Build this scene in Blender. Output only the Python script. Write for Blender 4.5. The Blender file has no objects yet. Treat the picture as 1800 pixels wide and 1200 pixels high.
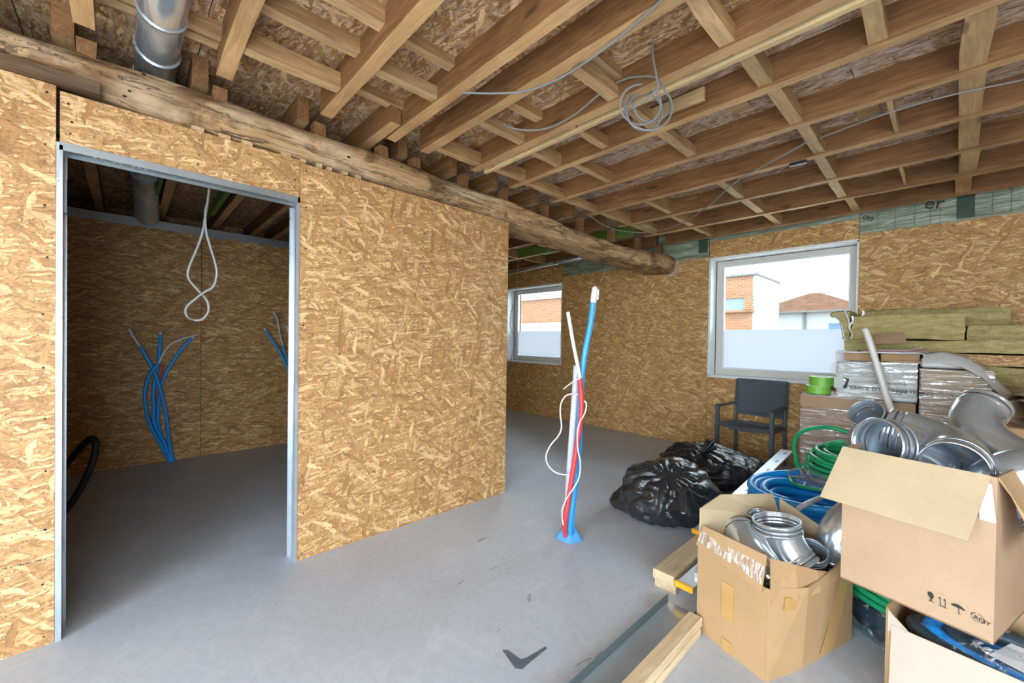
import bpy, bmesh, math, random
from mathutils import Vector, Matrix, noise
random.seed(7)
R = random.random
S = bpy.context.scene
COL = S.collection

# ------------------------------------------------------------------ camera, world, sun, exposure
F_PX, YAW, PITCH, ROLL, CY = 716.996, 0.813113, -0.00961124, 0.0143028, 604.423
CAM = Vector((0, 0, 1.3))
_f = Vector((-math.sin(YAW)*math.cos(PITCH), math.cos(YAW)*math.cos(PITCH), math.sin(PITCH)))
_r = Vector((math.cos(YAW), math.sin(YAW), 0)); _u = _r.cross(_f)
_R = math.cos(ROLL)*_r + math.sin(ROLL)*_u
_U = -math.sin(ROLL)*_r + math.cos(ROLL)*_u
cd = bpy.data.cameras.new('camera'); cam = bpy.data.objects.new('camera', cd); COL.objects.link(cam)
cd.sensor_width = 36; cd.lens = F_PX/1800*36; cd.shift_y = (CY-600)/1800; cd.clip_start = .05; cd.clip_end = 200
m = Matrix.Identity(4)
for i in range(3):
    m[i][0] = _R[i]; m[i][1] = _U[i]; m[i][2] = -_f[i]; m[i][3] = CAM[i]
cam.matrix_world = m; S.camera = cam
S.view_settings.view_transform = 'Standard'; S.view_settings.look = 'None'
S.view_settings.gamma = 1; S.view_settings.use_curve_mapping = False
S.view_settings.exposure = 1.38
w = bpy.data.worlds.new('sky'); S.world = w; w.use_nodes = True
bg = w.node_tree.nodes['Background']; bg.inputs[0].default_value = (.75, .885, 1.0, 1); bg.inputs[1].default_value = 5.6
sl = bpy.data.lights.new('sun', 'SUN'); sl.energy = 4.0; sl.angle = math.radians(1.0); sl.color = (1, .95, .87)
so = bpy.data.objects.new('sun', sl); COL.objects.link(so)
so.rotation_euler = Vector((-.75, .35, -.85)).to_track_quat('-Z', 'Y').to_euler()
def portal(name, loc, sx, sz, direction):
    l = bpy.data.lights.new(name, 'AREA'); l.shape = 'RECTANGLE'; l.size = sx; l.size_y = sz; l.cycles.is_portal = True
    o = bpy.data.objects.new(name, l); COL.objects.link(o); o.location = loc
    o.rotation_euler = Vector(direction).to_track_quat('-Z', 'Z').to_euler()
portal('portal_patio', (.5, -2.42, 1.15), 3.8, 2.3, (0, 1, 0))
portal('portal_added_side', (2.49, -1.075, 1.15), 2.05, 2.3, (-1, 0, 0))  # covers the added opening in the right wall
portal('portal_window', (-1.29, 5.5, 1.61), 1.4, 1.45, (0, -1, 0))
portal('portal_window_small', (-5.0, 5.5, 1.58), 1.32, 1.35, (0, -1, 0))

# turn a photograph pixel into the point where its view ray meets a plane of the room
def at(u, v, axis, val):
    d = _f + _R*((u-900)/F_PX) + _U*((CY-v)/F_PX)
    return CAM + d*((val-CAM[axis])/d[axis])
def atd(u, v, zc):
    return CAM + (_f + _R*((u-900)/F_PX) + _U*((CY-v)/F_PX))*zc

# ------------------------------------------------------------------ materials
class NT:
    def __init__(s, name):
        s.m = bpy.data.materials.new(name); s.m.use_nodes = True; s.t = s.m.node_tree
        s.b = s.t.nodes['Principled BSDF']; s.out = s.t.nodes['Material Output']
    def n(s, typ, props=None, **ins):
        k = s.t.nodes.new(typ)
        for a, b in (props or {}).items(): setattr(k, a, b)
        for a, b in ins.items():
            key = int(a[1:]) if a[0] == 'i' and a[1:].isdigit() else a.replace('_', ' ')
            if hasattr(b, 'is_output'): s.t.links.new(b, k.inputs[key])
            else: k.inputs[key].default_value = b
        return k
    def math(s, op, a, b=0.0, c=0.0): return s.n('ShaderNodeMath', {'operation': op}, i0=a, i1=b, i2=c).outputs[0]
    def vmath(s, op, a, b=(0, 0, 0)): return s.n('ShaderNodeVectorMath', {'operation': op}, i0=a, i1=b).outputs[0]
    def mix(s, f, a, b, mode='MIX'):
        k = s.n('ShaderNodeMix', {'data_type': 'RGBA', 'blend_type': mode})
        for i, v in ((0, f), (6, a), (7, b)):
            if hasattr(v, 'is_output'): s.t.links.new(v, k.inputs[i])
            else: k.inputs[i].default_value = (*v, 1) if isinstance(v, tuple) and len(v) == 3 else v
        return k.outputs[2]
    def ramp(s, f, stops, interp='LINEAR'):
        k = s.n('ShaderNodeValToRGB'); s.t.links.new(f, k.inputs[0]); e = k.color_ramp.elements; k.color_ramp.interpolation = interp
        while len(e) < len(stops): e.new(.5)
        for el, (p, c) in zip(e, stops):
            el.position = p; el.color = (*c, 1) if isinstance(c, tuple) else (c, c, c, 1)
        return k.outputs[0]
    def set(s, **k):
        for a, b in k.items():
            i = s.b.inputs[a.replace('_', ' ')]
            if hasattr(b, 'is_output'): s.t.links.new(b, i)
            else: i.default_value = (*b, 1) if isinstance(b, tuple) and len(b) == 3 else b
    def bump(s, h, st=.3, d=.01):
        s.t.links.new(s.n('ShaderNodeBump', Strength=st, Distance=d, Height=h).outputs[0], s.b.inputs['Normal'])
    def coords(s, rnd=True):
        c = s.n('ShaderNodeTexCoord').outputs['Object']
        if rnd:
            r = s.n('ShaderNodeObjectInfo').outputs['Random']
            c = s.vmath('ADD', c, s.n('ShaderNodeCombineXYZ', X=s.math('MULTIPLY', r, 37.), Y=s.math('MULTIPLY', r, 91.), Z=s.math('MULTIPLY', r, 53.)).outputs[0])
        return c
    def noise(s, vec, sc, det=3, rough=.55, dist=0.): return s.n('ShaderNodeTexNoise', Vector=vec, Scale=sc, Detail=float(det), Roughness=rough, Distortion=dist).outputs[0]

def flat(name, c, rough=.6, metal=0., spec=.5, var=.12, nsc=9.):
    t = NT(name); v = t.noise(t.coords(), nsc, 4)
    k = t.ramp(v, [(.25, tuple(x*(1-var) for x in c)), (.75, tuple(min(1, x*(1+var)) for x in c))])
    t.set(Base_Color=k, Roughness=rough, Metallic=metal); t.b.inputs['Specular IOR Level'].default_value = spec
    return t.m

def osb(name, dark, mid, light, white=0., sc=1.0, aniso=1.0):
    t = NT(name)
    g = t.n('ShaderNodeNewGeometry'); nrm = t.n('ShaderNodeSeparateXYZ', Vector=g.outputs['Normal'])
    ax = t.math('GREATER_THAN', t.math('ABSOLUTE', nrm.outputs[0]), .6)
    ay = t.math('GREATER_THAN', t.math('ABSOLUTE', nrm.outputs[1]), .6)
    p = t.n('ShaderNodeSeparateXYZ', Vector=t.coords())
    u = t.math('ADD', t.math('MULTIPLY', p.outputs[1], ax), t.math('MULTIPLY', p.outputs[0], t.math('SUBTRACT', 1., ax)))
    side = t.math('MAXIMUM', ax, ay)
    v = t.math('ADD', t.math('MULTIPLY', p.outputs[2], side), t.math('MULTIPLY', p.outputs[1], t.math('SUBTRACT', 1., side)))
    uv = t.n('ShaderNodeCombineXYZ', X=u, Y=v).outputs[0]
    nz = t.n('ShaderNodeTexNoise', {'noise_dimensions': '2D'}, Vector=uv, Scale=16.*sc, Detail=2.).outputs['Color']
    uv = t.vmath('ADD', uv, t.vmath('MULTIPLY', t.vmath('SUBTRACT', nz, (.5, .5, .5)), (.03, .03, 0)))
    base = t.n('ShaderNodeTexNoise', {'noise_dimensions': '2D'}, Vector=uv, Scale=38.*sc, Detail=4.).outputs[0]
    col = t.ramp(base, [(.3, dark), (.5, mid), (.7, light)])
    hgt = base
    lay = [(.35, 11, 95, .5), (1.35, 13, 120, .55), (2.2, 10, 85, .55), (2.85, 13, 115, .5), (.85, 9, 70, .6), (-.1, 11, 100, .6), (1.75, 8, 48, .86), (.5, 8, 42, .88)]
    for i, (a, s1, s2, th) in enumerate(lay):
        rv = t.n('ShaderNodeVectorRotate', {'rotation_type': 'Z_AXIS'}, Vector=uv, Angle=((a+math.pi/2) % math.pi-math.pi/2)*aniso).outputs[0]
        rv = t.vmath('ADD', t.vmath('MULTIPLY', rv, (s1*sc, s2*sc, 0)), (i*7.3, i*3.1, 0))
        vo = t.n('ShaderNodeTexVoronoi', {'voronoi_dimensions': '2D'}, Vector=rv, Scale=1.)
        c3 = t.n('ShaderNodeSeparateColor', Color=vo.outputs['Color'])
        pres = t.math('GREATER_THAN', c3.outputs[0], th)
        k = t.ramp(c3.outputs[1], [(0, dark), (.28, tuple(.5*(a_+b_) for a_, b_ in zip(dark, mid))), (.6, mid), (.86, light), (1, tuple(min(1, x*1.18) for x in light))])
        edge = t.ramp(vo.outputs['Distance'], [(.35, 1.), (.75, .72)])
        k = t.mix(1., k, edge, 'MULTIPLY')
        col = t.mix(pres, col, k); hgt = t.math('ADD', t.math('MULTIPLY', pres, c3.outputs[1]), t.math('MULTIPLY', hgt, t.math('SUBTRACT', 1., pres)))
    fib = t.n('ShaderNodeTexNoise', {'noise_dimensions': '2D'}, Vector=t.vmath('MULTIPLY', uv, (1., 3., 0)), Scale=70.*sc, Detail=3.).outputs[0]
    col = t.mix(1., col, t.ramp(fib, [(.3, .74), (.6, 1.08)]), 'MULTIPLY')
    spk = t.n('ShaderNodeTexNoise', {'noise_dimensions': '2D'}, Vector=uv, Scale=85.*sc, Detail=1.).outputs[0]
    col = t.mix(t.ramp(spk, [(.70, 0.), (.76, .75)]), col, tuple(x*.35 for x in dark))
    if white:
        wn = t.noise(t.vmath('MULTIPLY', uv, (2., 9., 1.)), 5., 4)
        col = t.mix(t.math('MULTIPLY', t.ramp(wn, [(.45, 0.), (.62, 1.)]), white), col, (.72, .62, .55))
    t.set(Base_Color=col, Roughness=.62); t.bump(hgt, .25, .004)
    return t.m

def wood(name, axis, c1, c2, knots=True, rough=.7, patch=None):
    t = NT(name); c = t.coords()
    sc = [14., 14., 14.]; sc['xyz'.index(axis)] = 1.1
    v = t.vmath('MULTIPLY', c, tuple(sc))
    g = t.noise(v, 3.2, 5, .6, 1.2); b = t.noise(c, 2.3, 3)
    col = t.ramp(g, [(.28, c1), (.52, tuple(.5*(a+b_) for a, b_ in zip(c1, c2))), (.72, c2)])
    col = t.mix(1., col, t.ramp(b, [(.3, .72), (.7, 1.12)]), 'MULTIPLY')
    if patch:
        col = t.mix(t.ramp(t.noise(v, 1.1, 4), [(.5, 0.), (.66, .8)]), col, patch)
    if knots:
        k = t.n('ShaderNodeTexVoronoi', Vector=t.vmath('MULTIPLY', c, tuple(.45*x**.5*1.6 for x in sc)), Scale=3.0).outputs['Distance']
        col = t.mix(t.ramp(k, [(.07, .75), (.14, 0.)]), col, tuple(x*.3 for x in c1))
    t.set(Base_Color=col, Roughness=rough); t.bump(g, .35, .004)
    return t.m

def metal(name, c, rough=.3, mt=.75):
    t = NT(name); co = t.coords()
    v = t.n('ShaderNodeTexVoronoi', Vector=co, Scale=55.).outputs['Color']
    g = t.n('ShaderNodeSeparateColor', Color=v).outputs[0]
    nz = t.noise(co, 6., 4)
    k = t.mix(1., t.ramp(g, [(0, tuple(x*.95 for x in c)), (1, c)]), t.ramp(nz, [(.3, .93), (.7, 1.04)]), 'MULTIPLY')
    t.set(Base_Color=k, Metallic=mt, Roughness=t.ramp(nz, [(.3, rough*.85), (.7, rough*1.2)]))
    return t.m

def cardboard(name, c, rough=.75):
    t = NT(name); co = t.coords()
    a = t.noise(co, 4., 5, .6); b = t.noise(t.vmath('MULTIPLY', co, (1., 1., 6.)), 60., 2)
    k = t.ramp(a, [(.3, tuple(x*.9 for x in c)), (.7, tuple(x*1.07 for x in c))])
    k = t.mix(1., k, t.ramp(b, [(.3, .95), (.7, 1.03)]), 'MULTIPLY')
    t.set(Base_Color=k, Roughness=rough); t.bump(a, .12, .01)
    return t.m

def film(name, amount=.22, tint=(.95, .97, 1.), sc=(3., 3., 40.), white=.35):
    t = NT(name); t.t.nodes.remove(t.b); co = t.coords()
    w_ = t.noise(t.vmath('MULTIPLY', co, sc), 1.6, 5, .6, 1.0)
    bm_ = t.n('ShaderNodeBump', Strength=.9, Distance=.02, Height=w_).outputs[0]
    gl = t.n('ShaderNodeBsdfGlossy', Color=(1, 1, 1, 1), Roughness=.12, Normal=bm_).outputs[0]
    df = t.n('ShaderNodeBsdfDiffuse', Color=(.9, .92, .95, 1), Normal=bm_).outputs[0]
    tr = t.n('ShaderNodeBsdfTransparent', Color=(*tint, 1)).outputs[0]
    streak = t.ramp(w_, [(.55, 0.), (.60, 1.)])
    m1 = t.n('ShaderNodeMixShader', i0=t.math('MULTIPLY', streak, white), i1=tr, i2=df).outputs[0]
    fac = t.math('ADD', amount*.4, t.math('MULTIPLY', streak, amount))
    m2 = t.n('ShaderNodeMixShader', i0=fac, i1=m1, i2=gl).outputs[0]
    t.t.links.new(m2, t.out.inputs[0]); return t.m

M = {}
M['osb'] = osb('osb_board', (.39, .19, .065), (.57, .31, .118), (.74, .475, .225))
M['osb_horizontal'] = osb('osb_board_horizontal_strands', (.36, .165, .045), (.56, .30, .098), (.73, .465, .20), 0., 1.15, .42)
M['osb_window_wall'] = osb('osb_board_window_wall', (.45, .225, .07), (.635, .36, .118), (.79, .53, .23), 0., 1.0, .75)
M['osb_deck'] = osb('osb_deck_board', (.24, .10, .03), (.46, .26, .10), (.66, .45, .24), .25)
M['osb_old'] = osb('osb_deck_with_plaster_residue', (.25, .13, .06), (.46, .29, .15), (.64, .47, .31), .75)
M['joist'] = wood('old_joist_wood', 'x', (.14, .056, .016), (.32, .155, .055))
M['joist_bounce_lit'] = wood('bounce_lit_joist_underside', 'x', (.46, .26, .105), (.70, .445, .21))  # joist undersides coloured paler to stand for light bounced off the floor
M['nog'] = wood('noggin_wood', 'y', (.26, .125, .04), (.50, .30, .13))
M['nogrough'] = wood('rough_noggin_wood', 'y', (.30, .16, .06), (.56, .36, .17), patch=(.60, .45, .29))
M['nog_bounce_lit'] = wood('bounce_lit_noggin_underside', 'y', (.44, .265, .115), (.70, .48, .25))  # floor bounce light put into the noggin undersides as a paler tone
M['newx'] = wood('new_pale_batten', 'x', (.58, .40, .18), (.80, .62, .34))
M['pale_y'] = wood('pale_planed_timber', 'y', (.56, .40, .22), (.80, .64, .42))
def mk_beam():
    t = NT('hewn_beam_wood'); c = t.coords(False)
    v = t.vmath('MULTIPLY', c, (13., 1.0, 13.)); g = t.noise(v, 3., 6, .65, 1.4); b = t.noise(t.vmath('MULTIPLY', c, (1., .45, 1.)), 5.5, 5, .65, .8)
    k = t.ramp(g, [(.28, (.20, .10, .038)), (.5, (.46, .275, .125)), (.72, (.66, .45, .24))])
    k = t.mix(t.ramp(b, [(.50, 0.), (.58, .85)]), k, t.mix(1., k, (.36, .29, .22), 'MULTIPLY'))
    k = t.mix(t.ramp(t.noise(t.vmath('MULTIPLY', c, (1., .5, 1.)), 3.1, 4), [(.55, 0.), (.66, .6)]), k, (.70, .52, .33))
    cr = t.n('ShaderNodeTexVoronoi', {'feature': 'DISTANCE_TO_EDGE'}, Vector=t.vmath('ADD', t.vmath('MULTIPLY', c, (5., .55, 7.)), t.n('ShaderNodeCombineXYZ', X=g, Y=b, Z=g).outputs[0]), Scale=1.0).outputs[0]
    k = t.mix(t.ramp(cr, [(.006, .85), (.022, 0.)]), k, (.05, .028, .015))
    t.set(Base_Color=k, Roughness=.8); t.bump(t.math('ADD', g, t.math('MULTIPLY', t.math('MINIMUM', cr, .03), 14.)), .55, .012); return t.m
M['beam'] = mk_beam()
M['darkwood'] = wood('dark_old_wood', 'y', (.07, .04, .02), (.2, .11, .05))
M['greenwood'] = flat('green_treated_wood', (.13, .24, .04), .7, var=.35)
M['pieces'] = wood('offcut_wood', 'x', (.42, .26, .11), (.68, .48, .26))
M['galv'] = metal('galvanised_steel', (.56, .62, .67), .30, .7)
M['galvdull'] = metal('dull_galvanised_steel', (.34, .37, .38), .42)
M['duct'] = metal('duct_steel', (.68, .76, .82), .19, .80)
M['flexduct'] = metal('flexible_foil_duct', (.62, .62, .60), .25, .55)
M['web'] = metal('channel_web_steel', (.58, .67, .75), .2, .55)
M['flange'] = metal('channel_flange_steel', (.20, .27, .30), .35, .5)
M['alu'] = flat('brushed_aluminium', (.70, .73, .78), .38, .55, var=.08)
M['yellow'] = flat('yellow_plastic', (.90, .42, .02), .45)
M['card'] = cardboard('brown_cardboard', (.44, .27, .13))
M['cardlight'] = cardboard('light_cardboard_inside', (.54, .41, .25))
M['cardpale'] = cardboard('pale_cardboard', (.47, .385, .30))
M['cardpink'] = cardboard('pinkish_cardboard', (.45, .295, .18))
M['cardwhite'] = cardboard('grey_white_cardboard', (.62, .63, .60))
M['tapebrown'] = flat('brown_packing_tape', (.50, .29, .10), .22, var=.08)
M['cleartape'] = film('clear_packing_tape', .45, (.97, .94, .90), (34., 34., 5.), .8)
M['film'] = film('stretch_film', .5, (.96, .96, .97), (2.0, 2.0, 26.), .65)
M['filmwhite'] = film('cloudy_stretch_film', .5, (.93, .95, .95), (4., 4., 22.), .6)
M['clearbag'] = film('clear_plastic_bag', .35, (.9, .95, .97), (14., 14., 14.), .3)
M['blue'] = flat('blue_conduit', (.015, .36, .95), .32, var=.1)
M['bluelight'] = flat('light_blue_conduit', (.05, .36, .70), .35, var=.1)
M['green'] = flat('green_conduit', (.02, .42, .17), .35, var=.1)
M['red'] = flat('red_conduit', (.70, .045, .05), .38, var=.08)
M['whitepex'] = flat('white_pipe', (.78, .76, .72), .35, var=.05)
M['greypipe'] = flat('pale_grey_pipe', (.58, .62, .72), .3, var=.06)
M['cable'] = flat('grey_cable', (.22, .225, .22), .5, var=.06)
M['cablewhite'] = flat('white_cable', (.74, .73, .70), .45, var=.05)
M['black'] = flat('black_plastic', (.012, .012, .013), .4)
M['hose'] = flat('black_corrugated_hose', (.016, .017, .018), .5)
M['bluetape'] = flat('blue_film_collar', (.10, .36, .72), .4)
M['foam'] = flat('grey_metal_end', (.55, .53, .48), .4)
M['chair'] = flat('dark_grey_chair_frame', (.085, .108, .128), .42, var=.08)
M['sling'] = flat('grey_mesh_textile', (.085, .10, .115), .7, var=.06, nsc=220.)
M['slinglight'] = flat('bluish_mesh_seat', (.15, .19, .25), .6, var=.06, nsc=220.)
M['paper'] = flat('white_paper', (.80, .81, .86), .55, var=.03)
M['printed'] = flat('printed_paper', (.55, .50, .52), .4, var=.6, nsc=14.)
M['redpaper'] = flat('red_printed_cover', (.42, .08, .08), .4)
M['sheet'] = flat('white_foam_sheet', (.70, .70, .68), .5, var=.06)
M['greentape'] = flat('green_tape_edge', (.22, .55, .06), .4, var=.1)
M['greentapetop'] = flat('pale_tape_core', (.62, .68, .58), .5)
M['frame'] = flat('cream_window_frame', (.66, .64, .58), .35, var=.03)
M['bead'] = flat('white_glazing_bead', (.80, .82, .86), .35, var=.03)
M['reveal'] = flat('pale_blue_sealing_fleece', (.84, .89, .91), .55, var=.12, nsc=26.)
M['ink'] = flat('black_print', (.02, .02, .022), .6)
M['inkbrown'] = flat('faded_brown_print', (.10, .05, .03), .7)
M['dark'] = flat('dark_backing_board', (.05, .035, .025), .9)  # even dark brown for the backing behind the boards
M['hole'] = flat('screw_hole', (.012, .008, .005), .8)
M['greybox'] = flat('dark_plastic_tray', (.05, .085, .11), .35)
M['tealbag'] = film('teal_plastic_wrap', .4, (.78, .92, .95), (9., 9., 16.), .25)
M['stain'] = flat('dark_floor_stain', (.10, .13, .17), .5, var=.25, nsc=22.)
M['sealtape'] = flat('printed_sealing_tape', (.42, .43, .40), .5, var=.55, nsc=60.)
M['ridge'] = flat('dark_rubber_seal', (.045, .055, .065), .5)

def mk_floor():
    t = NT('screed_floor'); c = t.coords(False)
    a = t.noise(c, 1.1, 6, .62); b = t.noise(c, 28., 4, .6); d = t.noise(c, 3.2, 5, .7, .6)
    k = t.ramp(a, [(.3, (.455, .495, .56)), (.7, (.545, .59, .655))])
    k = t.mix(1., k, t.ramp(b, [(.3, .93), (.7, 1.05)]), 'MULTIPLY')
    k = t.mix(t.ramp(d, [(.54, 0.), (.70, .5)]), k, (.64, .68, .74))
    sp = t.noise(c, 90., 2); k = t.mix(t.ramp(sp, [(.70, 0.), (.76, .5)]), k, (.68, .70, .74))
    sc = t.noise(t.vmath('MULTIPLY', c, (1., .35, 1.)), 9., 3, .5, 2.0)
    k = t.mix(t.ramp(sc, [(.715, 0.), (.74, .45)]), k, (.12, .12, .13))
    t.set(Base_Color=k, Roughness=t.ramp(a, [(.3, .42), (.7, .62)])); t.bump(b, .08, .004); return t.m
M['floor'] = mk_floor()
def mk_bag():
    t = NT('black_bin_liner'); c = t.coords(False)
    n1 = t.noise(c, 7., 4, .6, 1.5); n2 = t.noise(t.vmath('MULTIPLY', c, (1., 1., 2.2)), 22., 3, .55, .8)
    h = t.math('ADD', n1, t.math('MULTIPLY', n2, .4))
    t.set(Base_Color=(.020, .023, .027), Roughness=.26); t.b.inputs['Specular IOR Level'].default_value = .75
    t.bump(h, .35, .035); return t.m
M['bag'] = mk_bag()
def mk_wool():
    t = NT('mineral_wool'); c = t.coords()
    a = t.noise(t.vmath('MULTIPLY', c, (1., 1., 4.)), 9., 6, .7); b = t.noise(c, 90., 3)
    k = t.ramp(a, [(.3, (.29, .23, .08)), (.5, (.47, .39, .16)), (.72, (.60, .52, .27))])
    k = t.mix(1., k, t.ramp(b, [(.3, .8), (.7, 1.1)]), 'MULTIPLY')
    t.set(Base_Color=k, Roughness=.95); t.bump(b, .5, .01); return t.m
M['wool'] = mk_wool()
def mk_foil():
    t = NT('crinkled_foil_facing'); c = t.coords(); a = t.noise(c, 30., 4)
    t.set(Base_Color=t.ramp(a, [(.3, (.50, .55, .55)), (.7, (.80, .83, .84))]), Metallic=.35, Roughness=.35); t.bump(a, .5, .01); return t.m
M['foil'] = mk_foil()
def mk_glass():
    t = NT('window_glass'); t.t.nodes.remove(t.b)
    fr = t.n('ShaderNodeFresnel', IOR=1.25).outputs[0]
    ms = t.n('ShaderNodeMixShader', i0=fr, i1=t.n('ShaderNodeBsdfTransparent', Color=(.96, .98, .97, 1)).outputs[0], i2=t.n('ShaderNodeBsdfGlossy', Roughness=.02).outputs[0]).outputs[0]
    t.t.links.new(ms, t.out.inputs[0]); return t.m
M['glass'] = mk_glass()
def mk_frost():
    t = NT('frosted_film'); t.t.nodes.remove(t.b)
    ms = t.n('ShaderNodeMixShader', i0=.25, i1=t.n('ShaderNodeBsdfTranslucent', Color=(.50, .505, .525, 1)).outputs[0], i2=t.n('ShaderNodeBsdfDiffuse', Color=(.8, .82, .86, 1)).outputs[0]).outputs[0]
    t.t.links.new(ms, t.out.inputs[0]); return t.m
M['frost'] = mk_frost()
def mk_membrane():
    t = NT('green_vapour_membrane'); c = t.coords()
    a = t.noise(t.vmath('MULTIPLY', c, (1., 1., 7.)), 3.5, 4, .6, .5)
    k = t.ramp(a, [(.3, (.16, .20, .13)), (.55, (.30, .35, .25)), (.72, (.52, .56, .50))])
    t.set(Base_Color=k, Roughness=.25); t.bump(a, .6, .03); return t.m
M['membrane'] = mk_membrane()
M['membrane_dark'] = flat('dark_green_tape_patch', (.05, .085, .065), .3, var=.3)
def mk_brick(name, c1, c2, mo, sc):
    t = NT(name); g = t.n('ShaderNodeNewGeometry'); nrm = t.n('ShaderNodeSeparateXYZ', Vector=g.outputs['Normal'])
    ax = t.math('GREATER_THAN', t.math('ABSOLUTE', nrm.outputs[0]), .6)
    p = t.n('ShaderNodeSeparateXYZ', Vector=t.coords(False))
    u = t.math('ADD', t.math('MULTIPLY', p.outputs[1], ax), t.math('MULTIPLY', p.outputs[0], t.math('SUBTRACT', 1., ax)))
    b = t.n('ShaderNodeTexBrick', Vector=t.n('ShaderNodeCombineXYZ', X=u, Y=p.outputs[2]).outputs[0], Color1=(*c1, 1), Color2=(*c2, 1), Mortar=(*mo, 1), Scale=1.)
    b.inputs['Brick Width'].default_value = .22*sc; b.inputs['Row Height'].default_value = .075*sc; b.inputs['Mortar Size'].default_value = .012*sc
    t.set(Base_Color=b.outputs[0], Roughness=.85); t.b.inputs['Specular IOR Level'].default_value = 0.; return t.m
M['brick'] = mk_brick('orange_brickwork', (.125, .052, .024), (.155, .07, .033), (.12, .09, .07), .85)
M['brickwhite'] = mk_brick('white_painted_brickwork', (.165, .16, .16), (.18, .175, .175), (.13, .13, .13), 1.4)
M['render'] = flat('white_render', (.17, .17, .168), .8, spec=0., var=.04)
M['tile'] = flat('roof_tiles', (.050, .028, .019), .8, spec=0., var=.25, nsc=3.)
M['winglass'] = flat('distant_window_glass', (.05, .08, .12), .15, var=.1)
M['ground'] = flat('paved_ground', (.34, .33, .31), .9, var=.15, nsc=.8)
M['fascia'] = flat('grey_roof_edge', (.07, .066, .064), .7, spec=0.)

# ------------------------------------------------------------------ mesh helpers (world coordinates, stored relative to the parent)
class MB:
    def __init__(s): s.v = []; s.f = []; s.sm = []
    def add(s, vs, fs, smooth=False):
        o = len(s.v); s.v += [Vector(v) for v in vs]; s.f += [tuple(o+i for i in f) for f in fs]; s.sm += [smooth]*len(fs); return s
    def box(s, x0, x1, y0, y1, z0, z1):
        return s.hexa([(x0, y0, z0), (x1, y0, z0), (x1, y1, z0), (x0, y1, z0)], [(x0, y0, z1), (x1, y0, z1), (x1, y1, z1), (x0, y1, z1)])
    def hexa(s, b, t):
        return s.add(list(b)+list(t), [(3, 2, 1, 0), (4, 5, 6, 7), (0, 1, 5, 4), (1, 2, 6, 5), (2, 3, 7, 6), (3, 0, 4, 7)])
    def slab(s, q, t):
        q = [Vector(p) for p in q]; n = (q[1]-q[0]).cross(q[2]-q[0]).normalized()*t
        k = len(q); vs = q+[p+n for p in q]
        return s.add(vs, [tuple(reversed(range(k))), tuple(range(k, 2*k))]+[(i, (i+1) % k, k+(i+1) % k, k+i) for i in range(k)])
    def bar(s, p0, p1, w_, h, seg=1, jit=0., up=(0, 0, 1)):     # bottom centre line p0-p1, width w, height h
        p0 = Vector(p0); p1 = Vector(p1); d = (p1-p0).normalized(); sd = d.cross(Vector(up)).normalized(); u = sd.cross(d)
        vs = []; fs = []
        j = lambda: (R()-.5)*2*jit
        for i in range(seg+1):
            p = p0.lerp(p1, i/seg)
            for a, b in ((-1, 0), (1, 0), (1, 1), (-1, 1)):
                vs.append(p+sd*(a*w_/2+j())+u*(b*h+(j() if b == 0 else j()*.3)))
        for i in range(seg):
            for k in range(4): fs.append((4*i+k, 4*i+(k+1) % 4, 4*i+4+(k+1) % 4, 4*i+4+k))
        fs += [(3, 2, 1, 0), tuple(4*seg+k for k in range(4))]
        return s.add(vs, fs)
    def tube(s, pts, r, n=10, caps=True, closed=False, res=0):
        pts = [Vector(p) for p in pts]
        if res: pts = spline(pts, res, closed)
        k = len(pts); rs = r if isinstance(r, list) else [r]*k
        tg = []
        for i in range(k):
            a = pts[(i-1) % k] if closed or i else pts[0]; b = pts[(i+1) % k] if closed or i < k-1 else pts[-1]
            tg.append((b-a).normalized())
        up = Vector((0, 0, 1)) if abs(tg[0].z) < .9 else Vector((1, 0, 0))
        e = (up-tg[0]*up.dot(tg[0])).normalized(); vs = []; fs = []
        for i in range(k):
            e = (e-tg[i]*e.dot(tg[i])).normalized(); b = tg[i].cross(e)
            for j in range(n):
                a = 2*math.pi*j/n; vs.append(pts[i]+(e*math.cos(a)+b*math.sin(a))*rs[i])
        for i in range(k if closed else k-1):
            i2 = (i+1) % k
            for j in range(n): fs.append((i*n+j, i*n+(j+1) % n, i2*n+(j+1) % n, i2*n+j))
        s.add(vs, fs, True)
        if caps and not closed:
            o = len(s.v)-len(vs)
            s.f += [tuple(o+j for j in reversed(range(n))), tuple(o+(k-1)*n+j for j in range(n))]; s.sm += [False, False]
        return s
    def grid(s, fn, nu, nv, smooth=True, cu=False):
        vs = [fn(i/nu, j/nv) for i in range(nu+(0 if cu else 1)) for j in range(nv+1)]
        k = nu if cu else nu+1
        fs = [(i*(nv+1)+j, ((i+1) % k)*(nv+1)+j, ((i+1) % k)*(nv+1)+j+1, i*(nv+1)+j+1) for i in range(nu) for j in range(nv)]
        return s.add(vs, fs, smooth)
def spline(pts, res, closed=False):
    k = len(pts); out = []
    for i in range(k if closed else k-1):
        p = [pts[(i+d) % k] if closed else pts[min(max(i+d, 0), k-1)] for d in (-1, 0, 1, 2)]
        for j in range(res):
            t = j/res
            out.append(.5*((2*p[1])+(p[2]-p[0])*t+(2*p[0]-5*p[1]+4*p[2]-p[3])*t*t+(3*p[1]-p[0]-3*p[2]+p[3])*t**3))
    if not closed: out.append(pts[-1])
    return out
WL = {}
def wloc(o): return WL.get(o.name, Vector((0, 0, 0)))
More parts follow.
